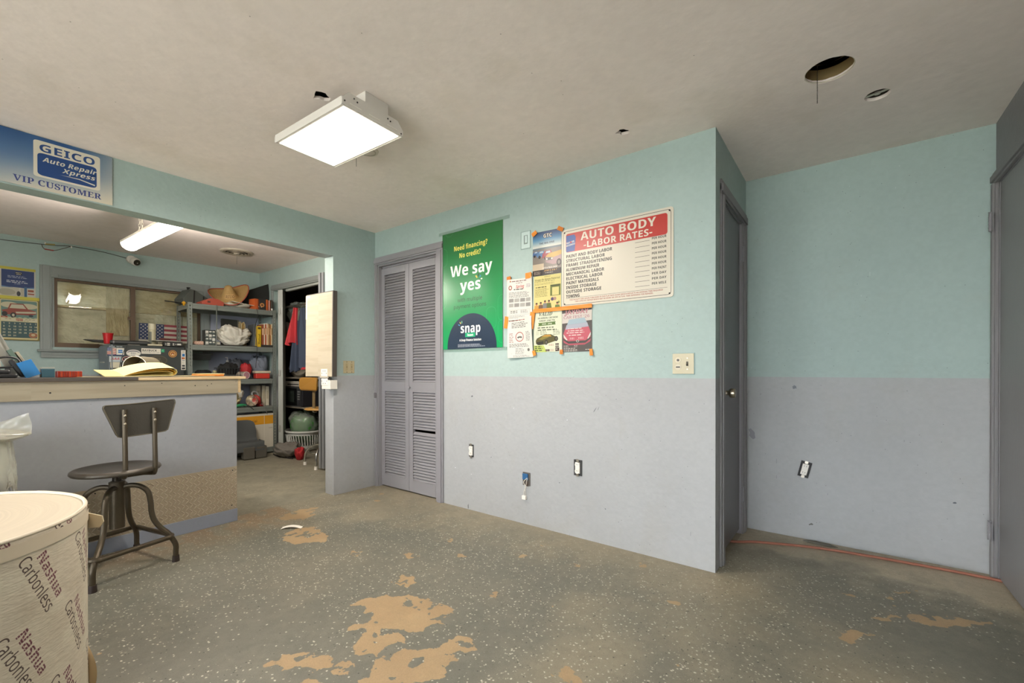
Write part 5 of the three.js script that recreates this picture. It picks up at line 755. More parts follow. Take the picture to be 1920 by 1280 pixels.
{ // second shelf
  const y = DK[1];
  const o = sh('parts_organizer', 'small dark drawer organizer with clear bins on the second shelf', 'organizer', .722, y, .45); part(o, 'case', M(B(.11, .18, .006, 0, .09, -.05), B(.11, .004, .1, 0, .002, 0), B(.11, .004, .1, 0, .178, 0), B(.004, .18, .1, -.053, .09, 0), B(.004, .18, .1, .053, .09, 0)), mt('#3d423e', .5)); for (let i = 0; i < 3; i++) for (let j = 0; j < 4; j++) { const d = part(o, 'drawer', B(.031, .037, .088, -.034 + i * .034, .026 + j * .042, .008, .002), mt((i + j) % 3 ? '#59625e' : '#b9bab0', .35)); part(d, 'label', B(.022, .012, .001, -.034 + i * .034, .034 + j * .042, .0526), mt('#d6d4c8', .5)); }
  const st = sh('striped_pouch', 'red and white striped pouch at the left end of the second shelf', 'pouch', .83, y, .46); part(st, 'pouch', seedGeo(B(.10, .045, .07, 0, .024, 0, .015), .02, 14, 721), mm(print(128, 64, (g, w, h) => { g.fillStyle = '#d8cdb8'; g.fillRect(0, 0, w, h); g.fillStyle = '#a8543c'; for (let i = -1; i < 9; i++) poly(g, [[i * 18, h], [i * 18 + 8, h], [i * 18 + 26, 0], [i * 18 + 18, 0]], '#a8543c'); }), .6)); part(st, 'dark_base', B(.13, .012, .08, .0, .006, -.012, .002), black);
  const dp = sh('display_case', 'dark flat case standing behind the white cloth on the second shelf', 'case', .42, y, .17, .25); part(dp, 'board', B(.20, .355, .03, 0, .178, 0, .003), new THREE.MeshStandardMaterial({ color: '#33352e', roughness: .5, bumpMap: bumpAt(.1), bumpScale: .002 })); part(dp, 'edge', B(.012, .355, .06, .10, .178, 0, .002), mt('#6b6a58', .6));
  const fol = [[.300, .30, '#cdb98a', .05], [.280, .285, '#c9a25c', .05], [.260, .30, '#d2bc8c', .05]]; fol.forEach(([s, h, c, z], i) => { const q = sh('file_folder', `${['tan', 'ochre', 'pale'][i]} card folder standing behind the grey binder on the second shelf`, 'folder', s, y, .17, 0, 'folders on the second shelf'); part(q, 'card', B(.010, h, .20, 0, h / 2, 0, .001), mt(c, .7)); part(q, 'tab', B(.008, .025, .06, 0, h + .012, .05, .001), mt(c, .7)); q.rotation.z = z; q.position.y += .005; });
  const gf = sh('grey_binder', 'dark grey binder leaning beside the yellow manual', 'binder', .240, y, .36); part(gf, 'cover', B(.03, .29, .2, 0, .145, 0, .003), mt('#4d5254', .5)); part(gf, 'spine_edge', B(.004, .29, .202, .013, .145, 0), mt('#a7aba4', .5)); gf.rotation.z = -.06;
  const yb = sh('yellow_manual', 'yellow spined repair manual on the second shelf', 'book', .196, y, .435, 0); part(yb, 'cover', B(.044, .262, .15, 0, .131, 0, .002), [mt('#c9a52c', .5), mt('#c9a52c', .5), mt('#c9a52c', .5), mt('#c9a52c', .5), mm(print(96, 512, (g, w, h) => { g.fillStyle = '#d8b428'; g.fillRect(0, 0, w, h); g.fillStyle = '#4a3a1c'; g.fillRect(10, 24, 76, 50); g.save(); g.translate(w / 2, 320); g.rotate(-PI / 2); txt(g, 'Manual', 0, 0, 74, '#4a3414', 'bold', 260); g.restore(); }), .45), mt('#c9a52c', .5)]); yb.rotation.z = -.02; yb.position.y += .002;
  const spines = [[.026, .27, '#8c4a2c'], [.012, .285, '#e0d8c4'], [.018, .275, '#a8562f'], [.010, .29, '#e6ddc8'], [.016, .28, '#c9a878'], [.014, .285, '#7d5a3a'], [.012, .27, '#b6793c'], [.014, .285, '#d9cba8']]; let s = .160; const shade = ['rust brown', 'thin cream', 'orange brown', 'very thin white', 'tan', 'dark brown', 'amber', 'buff'];
  const bl = sh('black_tray', 'low black tray under the row of manuals on the second shelf', 'tray', .095, y, .43); part(bl, 'tray', B(.155, .03, .17, 0, .015, 0, .003), mt('#2d2c29', .5));
  spines.forEach(([w, h, c], i) => { s -= w / 2; const q = sh('manual', `${shade[i]} book number ${['one', 'two', 'three', 'four', 'five', 'six', 'seven', 'eight'][i]} from the yellow manual in the second shelf row`, 'book', s, y + .03, .42, 0, 'row of manuals on the second shelf'); part(q, 'cover', B(w - .001, h - .01, .16, 0, (h - .01) / 2, 0, .0015), mt(c, .55)); part(q, 'spine_label', B(w * .7, h * .3, .001, 0, h * .62, .0803), mt(i % 2 ? '#b08a58' : '#d8b088', .6)); s -= w / 2 + .001; });
  const wc = sh('white_cloth', 'white crumpled cloth heaped in the middle of the second shelf', 'cloth', .45, y + .0125, .41); part(wc, 'cloth', heap(.36, .20, .19, 741, .42, 2.8, 64), mt('#d3cfc0', .85)); 
  const fb = sh('flat_box', 'flat black box lying under the white cloth', 'box', .44, y, .40); part(fb, 'lid', B(.44, .012, .22, -.0, .006, 0, .002), mt('#35342f', .5)); 
  const cl = sh('small_carton', 'small white carton between the organizer and the white cloth', 'box', .648, y, .47, .1); part(cl, 'carton', B(.05, .04, .05, 0, .02, 0, .002), mt('#cfccbc', .6)); part(cl, 'lid', B(.052, .01, .052, 0, .044, 0, .002), mt('#8f928a', .6));
}
{ // third shelf
  const y = DK[2];
  const bo = sh('pump_bottle', 'clear pump bottle at the back of the third shelf', 'bottle', .445, y, .17); part(bo, 'bottle', LA([[0, 0], [.026, 0], [.028, .01], [.028, .17], [.02, .19], [.011, .196], [.011, .21], [0, .21]], 24), mt('#aeb4ac', .2)); part(bo, 'pump', M(CY(.014, .014, .03, 0, .222, 0, 14), CY(.004, .004, .04, 0, .25, 0, 10), B(.03, .01, .012, -.008, .272, 0, .003)), white);
  const gs = sh('grey_shirt', 'grey blue shirt heaped at the right of the third shelf', 'clothes', .115, y, .26); part(gs, 'cloth', heap(.21, .28, .22, 751, .25, 2.6, 56), new THREE.MeshStandardMaterial({ color: '#7d838f', roughness: .9 }));
  const gs2 = sh('grey_towel', 'dull grey towel heaped behind the red cloth on the third shelf', 'towel', .33, y, .14); part(gs2, 'cloth', heap(.17, .24, .14, 753, .25), mt('#6b6d72', .9));
  const rb = sh('red_cloth', 'red cloth with a blue corner among the clothes on the third shelf', 'cloth', .298, y, .36); part(rb, 'cloth', heap(.12, .185, .12, 755, .3), mt('#b32a2e', .7)); part(rb, 'blue_corner', heap(.06, .07, .04, 757, .3).translate(-.0, 0, .045), mt('#39367e', .7), 'blue corner');
  const bk = sh('black_jacket', 'black jacket heaped on the third shelf behind the wire rack', 'clothes', .485, y, .30); part(bk, 'cloth', heap(.22, .19, .15, 759, .25), mt('#252422', .85)); const bk2 = sh('peaked_hat', 'black cap at the left end of the third shelf', 'cap', .76, y, .36); part(bk2, 'crown', heap(.17, .11, .17, 761, .12), mt('#1f1f20', .8)); part(bk2, 'visor', B(.13, .006, .08, .0, .02, .10, .003), mt('#242425', .7));
  const rk = sh('wire_rack', 'low black wire rack at the front of the third shelf', 'rack', .53, y, .46); const wm = mt('#3d4140', .35, .6); for (const yy of [.05, .135]) part(rk, 'rail', T([[-.125, yy, .05], [.125, yy, .05], [.125, yy, -.06], [-.125, yy, -.06]], .004, 60, 6, true, .05), yy > .1 ? wm : mt('#9a9d98', .3, .7)); for (let i = 0; i < 9; i++) part(rk, 'wire', T([[-.12 + i * .03, .004, .052], [-.12 + i * .03, .14, .052]], .0025, 2, 6), wm);
  const gj = sh('glass_jar', 'small greenish jar beside the wire rack on the third shelf', 'jar', .67, y, .47); part(gj, 'jar', LA([[0, 0], [.026, 0], [.028, .07], [.02, .082], [.02, .095], [0, .095]], 20), mt('#8d8f6c', .3)); part(gj, 'lid', CY(.022, .022, .012, 0, .1, 0, 20), mt('#b7ad84', .4));
  const rl = sh('pink_roll', 'roll with a pink round end lying at the front of the third shelf', 'roll', .352, y, .465, .35); part(rl, 'tube', CY(.046, .046, .12, 0, 0, 0, 28).rotateX(PI / 2).translate(0, .047, -.02), mt('#a79a8c', .6)); part(rl, 'end_disc', CY(.041, .041, .003, 0, 0, 0, 28).rotateX(PI / 2).translate(0, .047, .0405), mt('#bd8a92', .5), 'pink end disc'); part(rl, 'end_rim', new THREE.TorusGeometry(.0435, .0025, 8, 32).translate(0, .047, .041), white);
  const lb = sh('lunch_box', 'red lunch box with a cream lid at the right end of the third shelf', 'lunch box', .145, y, .455, -.08); part(lb, 'tub', B(.165, .068, .11, 0, .036, 0, .012), mt('#c63a2e', .4)); part(lb, 'lid', B(.185, .03, .125, 0, .086, 0, .01), mt('#c9bca4', .45), 'cream lid');
}
{ // fourth shelf
  const y = DK[3];
  const wl = sh('work_light', 'red clamp work light lying on the fourth shelf', 'work light', .225, y, .43, .25); const redm = mt('#b8312a', .45);
  part(wl, 'reflector', LA([[.012, -.06], [.03, -.055], [.05, -.02], [.068, .03], [.072, .032], [.066, .028], [.045, -.02], [.02, -.05]], 32).rotateX(PI / 2).rotateY(-.9).translate(-.04, .082, .03), new THREE.MeshStandardMaterial({ color: '#d4ccb8', roughness: .25, metalness: .6, side: THREE.DoubleSide })); part(wl, 'housing', LA([[0, -.14], [.03, -.138], [.042, -.10], [.058, -.06], [.066, -.02], [.03, -.02], [0, -.03]], 28).rotateX(PI / 2).rotateY(-.9).translate(-.015, .086, .02), redm); part(wl, 'guard_wire', M(...[0, 1.05, 2.1].map((a) => T([[-.068, 0, .034], [-.03, 0, .075], [.03, 0, .075], [.068, 0, .034]], .0025, 16, 6).rotateZ(a).rotateY(-.9).translate(-.04, .082, .03))), steel); part(wl, 'handle', T([[-.03, .12, .02], [-.03, .175, .0], [.02, .19, -.02], [.06, .165, -.02], [.07, .12, -.02]], .009, 30, 8), mt('#a8a8a4', .4)); part(wl, 'foot', M(B(.05, .03, .08, .075, .016, .0, .006), B(.02, .07, .03, .075, .05, 0, .004)), redm);
  one('work_light_cable', 'grey cord hanging off the fourth shelf from the red work light', 'cord', T([at(FW, -.15, y + .03, .44), at(FW, -.145, y + .012, .525), at(FW, -.13, y - .05, .545), at(FW, -.11, y - .10, .54)].map((v) => v.toArray()), .0045, 30, 6), mt('#77756f', .6)); one('clip_lead', 'dark lead curling over the front of the fourth shelf', 'lead', T([at(FW, -.42, y + .04, .46), at(FW, -.36, y + .02, .50), at(FW, -.31, y + .006, .53), at(FW, -.27, y - .03, .545)].map((v) => v.toArray()), .004, 30, 6), mt('#2f332c', .6));
  const cb = [[.145, .055, .265, '#a7a18e', 'greyish'], [.082, .04, .262, '#cbc3ac', 'cream'], [.036, .046, .255, '#d8d0ba', 'white']]; cb.forEach(([s, w, h, c, l], i) => { const q = sh('binder', `${l} ring binder standing on the fourth shelf, ${['furthest left', 'middle', 'furthest right'][i]} of three`, 'binder', s, y, .24, 0, 'binders on the fourth shelf'); part(q, 'cover', B(w - .003, h, .22, 0, h / 2, 0, .005), mt(c, .6)); part(q, 'spine_strip', B(w * .5, h * .4, .001, 0, h * .55, .1105), mt(i ? '#c0b698' : '#8d8672', .6)); });
  const cr = sh('paper_bundle', 'cream crumpled paper bundle at the left of the fourth shelf', 'papers', .47, y, .36); part(cr, 'bundle', heap(.20, .15, .22, 771, .4), mt('#bfae84', .75)); part(cr, 'crumple', heap(.14, .10, .1, 773, .5).translate(.07, .11, .02), mt('#d6d2c4', .6));
  const gr = sh('green_grip', 'green handled tool at the front of the fourth shelf', 'tool', .40, y, .475, .1); part(gr, 'grip', T([[-.07, .02, 0], [-.03, .028, .01], [.02, .03, .008], [.06, .022, 0]], .018, 24, 12), mt('#2f8a5c', .5)); part(gr, 'tip', T([[.06, .022, 0], [.10, .014, .006], [.13, .008, .01]], .007, 10, 8), mt('#3a3c38', .4, .4)); part(gr, 'cap', new THREE.SphereGeometry(.018, 14, 10).translate(-.07, .02, 0), mt('#c2452e', .5));
}
{ // carton, child's chair, blocks
  const t = print(820, 800, (g, w, h) => { g.fillStyle = '#d3ccba'; g.fillRect(0, 0, w, h); g.fillStyle = '#dc9a1c'; g.fillRect(0, 40, w, 205); txt(g, 'commercial', 292, 160, 80, '#5a4016', '', 345); g.fillStyle = '#e0dac8'; g.fillRect(598, 30, 8, 770); greek(g, 690, 330, 90, 2, 16, '#8d8a7e'); for (let i = 0; i < 14; i++) { g.fillStyle = 'rgba(120,112,96,.08)'; g.fillRect(rnd() * w, 260, 3, 540); } });
  const o = sh('carton', 'large cream carton with an orange band reading commercial under the shelf', 'box', .245, DK[4], .44); const pm = mt('#c8c0ac', .7); part(o, 'carton', B(.50, .43, .10, 0, .215, 0), [pm, pm, pm, pm, mm(t, .6), pm]); part(o, 'top_flap', M(B(.498, .003, .048, 0, .4318, .026), B(.498, .003, .048, 0, .4318, -.026)), pm);
  const c = thing('child_chair', 'dark grey moulded chair seat set low on concrete blocks', 'chair', [-2.305, 0, .205], 1.50); c.scale.set(1, 1, .66); const cm = new THREE.MeshStandardMaterial({ color: '#4a4d4c', roughness: .55, side: THREE.DoubleSide, bumpMap: bumpAt(.2), bumpScale: .001 });
  const prof = [[.175, .10], [.168, .165], [.145, .205], [.09, .215], [.0, .205], [-.10, .205], [-.145, .235], [-.165, .30], [-.185, .40], [-.195, .455]]; const n = 16, v = [], ix = []; prof.forEach(([z, y], i) => { const w = i < 3 ? .175 : i < 7 ? .18 - .004 * i : .15 - (i - 7) * .012; for (let j = 0; j <= n; j++) { const u = j / n * 2 - 1; const cur = i > 6 ? .04 * u * u : (i < 3 ? 0 : -.012 * (1 - u * u)); v.push(u * w, y + (i > 6 ? 0 : cur) - (i === 9 ? .03 * u ** 4 : 0), z + (i > 6 ? cur : 0)); } }); for (let i = 0; i < prof.length - 1; i++) for (let j = 0; j < n; j++) { const a = i * (n + 1) + j; ix.push(a, a + 1, a + n + 1, a + 1, a + n + 2, a + n + 1); }
  const sg = new THREE.BufferGeometry(); sg.setAttribute('position', new THREE.Float32BufferAttribute(v, 3)); sg.setIndex(ix); sg.computeVertexNormals(); const th = sg.clone(); { const p = th.attributes.position; for (let i = 0; i < p.count; i++) p.setXYZ(i, p.getX(i), p.getY(i) - .005, p.getZ(i) - .004); } part(c, 'shell', (() => { const a = sg.toNonIndexed(), b = th.toNonIndexed(); for (const q of [a, b]) q.setAttribute('uv', new THREE.Float32BufferAttribute(new Float32Array(q.attributes.position.count * 2), 2)); return uvm(M(a, b)); })(), cm);
  part(c, 'side_skirt', M(BX(-.178, -.172, .09, .21, -.10, .16, .002), BX(.172, .178, .09, .21, -.10, .16, .002)), cm); for (const x of [-.16, .16]) part(c, 'support', BX(x - .014, x + .014, .0, .19, -.12, -.07, .004), mt('#8a7650', .7)); 
  const bm = new THREE.MeshStandardMaterial({ color: '#6b675c', roughness: .95, bumpMap: bumpAt(.08), bumpScale: .004 }); for (const [k, l] of [[-.062, 'left'], [.072, 'right']]) { const b = one('concrete_block', `rough concrete block under the low chair, the ${l} one`, 'block', seedGeo(new RoundedBoxGeometry(.125, .145, .11, 3, .012).translate(0, .0725, 0), .006, 14, 781 + k * 100), bm, [-2.235, .004, .14 - k * 1.02], 1.50, 'blocks under the chair'); }
}
// ---------------------------------------------------------------- filing cabinet
const CB = 1.335;
{
  const o = sh('filing_cabinet', 'dark filing cabinet covered in stickers standing under the back window', 'cabinet', 1.28, 0, .22, .08); const dm = new THREE.MeshStandardMaterial({ color: '#3f4442', roughness: .45, bumpMap: bumpAt(.3), bumpScale: .0006 }), fm = new THREE.MeshStandardMaterial({ color: '#7c8488', roughness: .45 });
  // local x runs along the wall to the right; the drawers face left along the wall
  part(o, 'case', BX(-.318, .305, .02, CB, -.19, .225, .004), dm); part(o, 'plinth', BX(-.31, .295, 0, .02, -.18, .21), black); part(o, 'front_frame', BX(-.333, -.3185, .02, CB, -.19, .226, .003), fm);
  for (let i = 0; i < 4; i++) { const y = .05 + i * .322, d = part(o, 'drawer', BX(-.346, -.3335, y, y + .305, -.175, .205, .004), fm); part(d, 'label_holder', M(BX(-.350, -.3465, y + .20, y + .25, .13, .135), BX(-.350, -.3465, y + .20, y + .25, .175, .18), BX(-.350, -.3465, y + .25, y + .255, .13, .18), BX(-.350, -.3465, y + .195, y + .20, .13, .18)), steel); part(d, 'handle', M(BX(-.364, -.347, y + .13, y + .142, -.06, .06, .003)), steel); }
  const stick = (name, s0, s1, y0, y1, w, h, draw, round) => { const m = mm(print(w, h, draw), .4), u = -(s0 + s1) / 2 + 1.262, ww = s1 - s0, hh = y1 - y0; let g; if (round) { g = new THREE.CircleGeometry(.5, 40).scale(ww, hh, 1); } else g = new THREE.PlaneGeometry(ww, hh); g.translate(u, (y0 + y1) / 2, .2256); return part(o, name, g, m); };
  stick('flag_sticker', 1.555, 1.625, 1.232, 1.302, 140, 140, (g, w, h) => { g.fillStyle = '#d8d2c4'; g.fillRect(0, 0, w, h); for (let i = 0; i < 4; i++) poly(g, [[0, 20 + i * 34], [70, 10 + i * 34], [140, 24 + i * 34], [140, 40 + i * 34], [70, 26 + i * 34], [0, 38 + i * 34]], '#b2453e'); g.fillStyle = '#2d4580'; g.fillRect(0, 0, 62, 70); for (let i = 0; i < 9; i++) ell(g, 12 + (i % 3) * 20, 14 + Math.floor(i / 3) * 20, 5, 5, '#eee8da'); });
  stick('card_sticker', 1.49, 1.552, 1.230, 1.300, 120, 140, (g, w, h) => { g.fillStyle = '#dcd9cc'; g.fillRect(0, 0, w, h); g.fillStyle = '#2f74b4'; g.fillRect(26, 36, 68, 66); txt(g, 'AMEX', 60, 70, 26, '#e8ecf0'); });
  stick('blue_strip', 1.49, 1.625, 1.222, 1.230, 128, 16, (g, w, h) => { g.fillStyle = '#2f4a80'; g.fillRect(0, 0, w, h); });
  for (const [a, b] of [[1.585, 1.608], [1.565, 1.582], [1.53, 1.552], [1.505, 1.527]]) stick('tiny_sticker', a, b, 1.308, 1.320, 32, 16, (g, w, h) => { g.fillStyle = '#8a9296'; g.fillRect(0, 0, w, h); });
  stick('oval_sticker', 1.352, 1.474, 1.213, 1.288, 240, 150, (g, w, h) => { g.fillStyle = '#d9d5cc'; g.fillRect(0, 0, w, h); ell(g, 120, 70, 100, 46, '#4a4c62'); ell(g, 120, 84, 104, 44, '#e4e0d4'); greek(g, 76, 60, 90, 3, 14, '#565a6a'); greek(g, 84, 116, 70, 1, 18, '#4a4c62'); }, true);
  stick('long_sticker', 1.177, 1.347, 1.247, 1.306, 360, 124, (g, w, h) => { g.fillStyle = '#e6e0d0'; g.fillRect(0, 0, w, h); txt(g, 'RAYBUCK', 150, 46, 62, '#26241f', 'bold', 270); g.fillStyle = '#26241f'; g.fillRect(14, 84, 150, 6); txt(g, 'AUTO BODY PARTS', 240, 92, 20, '#77726a', 'bold', 200); });
  stick('green_sticker', 1.144, 1.172, 1.268, 1.303, 56, 70, (g, w, h) => { g.fillStyle = '#2fa070'; g.fillRect(0, 0, w, h); greek(g, 10, 26, 34, 2, 12, '#d8eadc'); });
  stick('round_sticker', 1.027, 1.107, 1.212, 1.294, 160, 160, (g, w, h) => { g.fillStyle = '#c98f52'; g.fillRect(0, 0, w, h); ell(g, 80, 80, 66, 66, '#3a2c22'); ell(g, 80, 80, 56, 56, '#d0a062'); ell(g, 80, 78, 34, 32, '#a8602c'); ell(g, 80, 92, 18, 12, '#e4d4b8'); ell(g, 66, 70, 6, 6, '#2c2018'); ell(g, 94, 70, 6, 6, '#2c2018'); }, true);
  stick('card_strip', .943, .988, 1.072, 1.298, 90, 440, (g, w, h) => { g.fillStyle = '#e0dccf'; g.fillRect(0, 0, w, h); txt(g, 'We', 45, 40, 30, '#8d8658'); g.fillStyle = '#2f74b4'; g.fillRect(22, 80, 50, 60); g.fillStyle = '#b8502c'; g.fillRect(14, 160, 32, 40); g.fillStyle = '#d08a3a'; g.fillRect(44, 160, 32, 40); txt(g, 'VISA', 45, 230, 24, '#3a3c58'); greek(g, 16, 270, 58, 2, 18, '#c2bfae'); g.fillStyle = '#3b3f42'; g.fillRect(18, 330, 56, 36); g.fillRect(14, 386, 64, 40); });
  stick('club_sticker', 1.51, 1.61, 1.155, 1.213, 200, 116, (g, w, h) => { g.fillStyle = '#b9c4c6'; g.fillRect(0, 0, w, h); txt(g, 'AAA', 92, 50, 66, '#c0383a', 'italic bold', 140); });
  stick('oval_sticker', 1.418, 1.508, 1.157, 1.215, 180, 116, (g, w, h) => { g.fillStyle = '#d8d2c8'; g.fillRect(0, 0, w, h); ell(g, 90, 58, 84, 52, '#b2383a'); ell(g, 90, 58, 74, 44, '#2b2b2e'); greek(g, 40, 40, 100, 2, 24, '#d8d2c8'); }, true);
  stick('note_sticker', 1.52, 1.60, 1.094, 1.152, 160, 116, (g, w, h) => { g.fillStyle = '#d6ceb4'; g.fillRect(0, 0, w, h); g.fillStyle = '#a8a088'; for (let i = 1; i < 4; i++) g.fillRect(0, i * 29, w, 3); }); stick('torn_sticker', 1.512, 1.597, 1.051, 1.080, 170, 56, (g, w, h) => { g.fillStyle = '#d2c2a8'; g.fillRect(0, 0, w, h); poly(g, [[0, 0], [20, 30], [0, 56]], '#3f4442'); });
  const bd = stick('dark_badge', 1.112, 1.29, 1.122, 1.235, 360, 226, (g, w, h) => { g.fillStyle = '#4a473c'; g.fillRect(0, 0, w, h); g.strokeStyle = '#6f6a56'; g.lineWidth = 8; g.beginPath(); g.ellipse(180, 113, 160, 96, 0, 0, 7); g.stroke(); greek(g, 100, 70, 160, 4, 26, '#7d775f'); }, true); stick('blue_sticker', 1.036, 1.098, 1.03, 1.092, 124, 124, (g, w, h) => { g.fillStyle = '#34589c'; g.fillRect(0, 0, w, h); poly(g, [[0, 0], [60, 0], [0, 60]], '#c9582e'); greek(g, 40, 40, 70, 4, 18, '#c8d4e8'); });
}
{ // on the cabinet
  const k = (n, l, c, s, off, ry = 0) => sh(n, l, c, s, CB + .001, off, ry);
  const bl = k('folded_tarp', 'long dark flat blade shaped cover lying along the back of the cabinet', 'cover', 1.37, .16); part(bl, 'sheet', EX([[-.39, .055], [-.31, .035], [.38, .032], [.38, .044], [-.1, .048], [-.31, .052]], .14, [], .003).translate(0, .0, -.07), mt('#2e2c28', .5)); part(bl, 'foot', M(CY(.014, .016, .032, -.22, .016, 0, 14)), black); part(bl, 'foot', CY(.014, .016, .032, .3, .016, 0, 14), black);
  const ph = k('black_tube', 'dark rounded tube shaped device lying on the front of the cabinet', 'device', 1.435, .395); part(ph, 'body', M(CY(.024, .024, .27, 0, 0, 0, 24).rotateZ(PI / 2).translate(.01, .026, 0), CY(.024, .012, .03, 0, 0, 0, 24).rotateZ(PI / 2).translate(.16, .026, 0)), mt('#3b3d3c', .35)); part(ph, 'end_ring', M(CY(.0255, .0255, .012, 0, 0, 0, 24).rotateZ(PI / 2).translate(-.131, .026, 0)), mt('#77787a', .35, .4)); part(ph, 'end_cap', CY(.02, .024, .02, 0, 0, 0, 24).rotateZ(PI / 2).translate(-.147, .026, 0), mt('#2c2d2d', .35)); part(ph, 'wire_stand', T([[-.02, .003, .035], [.08, .003, .035]], .003, 6, 6), steel);
  const cu = k('red_cup', 'red plastic party cup on the corner of the filing cabinet', 'cup', 1.59, .27); cu.position.y += .012; part(cu, 'cup', LA([[0, .004], [.028, .003], [.030, 0], [.032, .004], [.044, .108], [.047, .110], [.047, .114], [.043, .114], [.030, .008], [0, .008]], 36), mt('#c41f24', .35)); one('cup_napkin', 'crumpled white napkin under the red cup', 'napkin', heap(.13, .012, .13, 801, .4), mt('#d6d2c6', .8), at(FW, -1.59, CB + .0005, .27).toArray(), FW.th);
  const wc = k('white_canister', 'tall cream canister standing on the filing cabinet before the flag', 'canister', 1.215, .245); part(wc, 'body', LA([[0, 0], [.032, 0], [.034, .004], [.034, .185], [.033, .19], [0, .19]], 30), mt('#c6bf9e', .5)); part(wc, 'cap', LA([[.035, .19], [.036, .195], [.036, .252], [.033, .258], [0, .259]], 30), mt('#d2cbae', .45)); part(wc, 'grey_label', new THREE.CylinderGeometry(.0345, .0345, .14, 14, 1, true, -1.3, 1.0).translate(0, .095, 0), mt('#77786c', .6));
  const dv = k('black_radio', 'small black radio with pale buttons on the filing cabinet', 'radio', 1.065, .40); part(dv, 'body', B(.17, .048, .10, 0, .025, 0, .005), mt('#2a2b2a', .4)); for (const [x, y, w, h] of [[-.045, .032, .026, .012], [-.045, .014, .026, .012], [.0, .030, .014, .008], [.0, .016, .014, .008], [.022, .024, .008, .010], [.052, .024, .036, .018], [-.07, .03, .008, .008], [-.07, .016, .008, .008]]) part(dv, 'button', B(w, h, .003, x, y, .051, .001), mt('#d2d0c4', .4)); 
  const pp = k('paper_stack', 'loose papers and a grey cap shaped lump piled on the black radio', 'papers', 1.10, .27); part(pp, 'paper', seedGeo(new THREE.BoxGeometry(.26, .006, .16, 14, 1, 8).translate(0, .064, 0), .025, 12, 811), mt('#c2beb0', .7)); part(pp, 'paper', seedGeo(new THREE.BoxGeometry(.22, .05, .14, 10, 2, 8).translate(.02, .027, 0), .02, 12, 813), mt('#6e6a58', .8)); part(pp, 'lump', heap(.10, .03, .08, 815, .3).translate(.0, .068, 0), mt('#6b3b38', .8));
  const sp = k('white_packet', 'cream paper packet lying between the tube device and the radio', 'packet', 1.225, .40); part(sp, 'packet', seedGeo(B(.13, .018, .07, 0, .010, 0, .004), .008, 20, 817), mt('#c9c0a2', .7));
  one('hanging_cable', 'thin dark cable hanging down the stickered side of the cabinet', 'cable', T([at(FW, -1.44, CB + .02, .44), at(FW, -1.475, CB - .01, .485), at(FW, -1.505, CB - .10, .482), at(FW, -1.525, CB - .2, .481), at(FW, -1.535, CB - .30, .482), at(FW, -1.545, CB - .36, .482)].map((v) => v.toArray()), .003, 50, 6), mt('#55595a', .6));
}
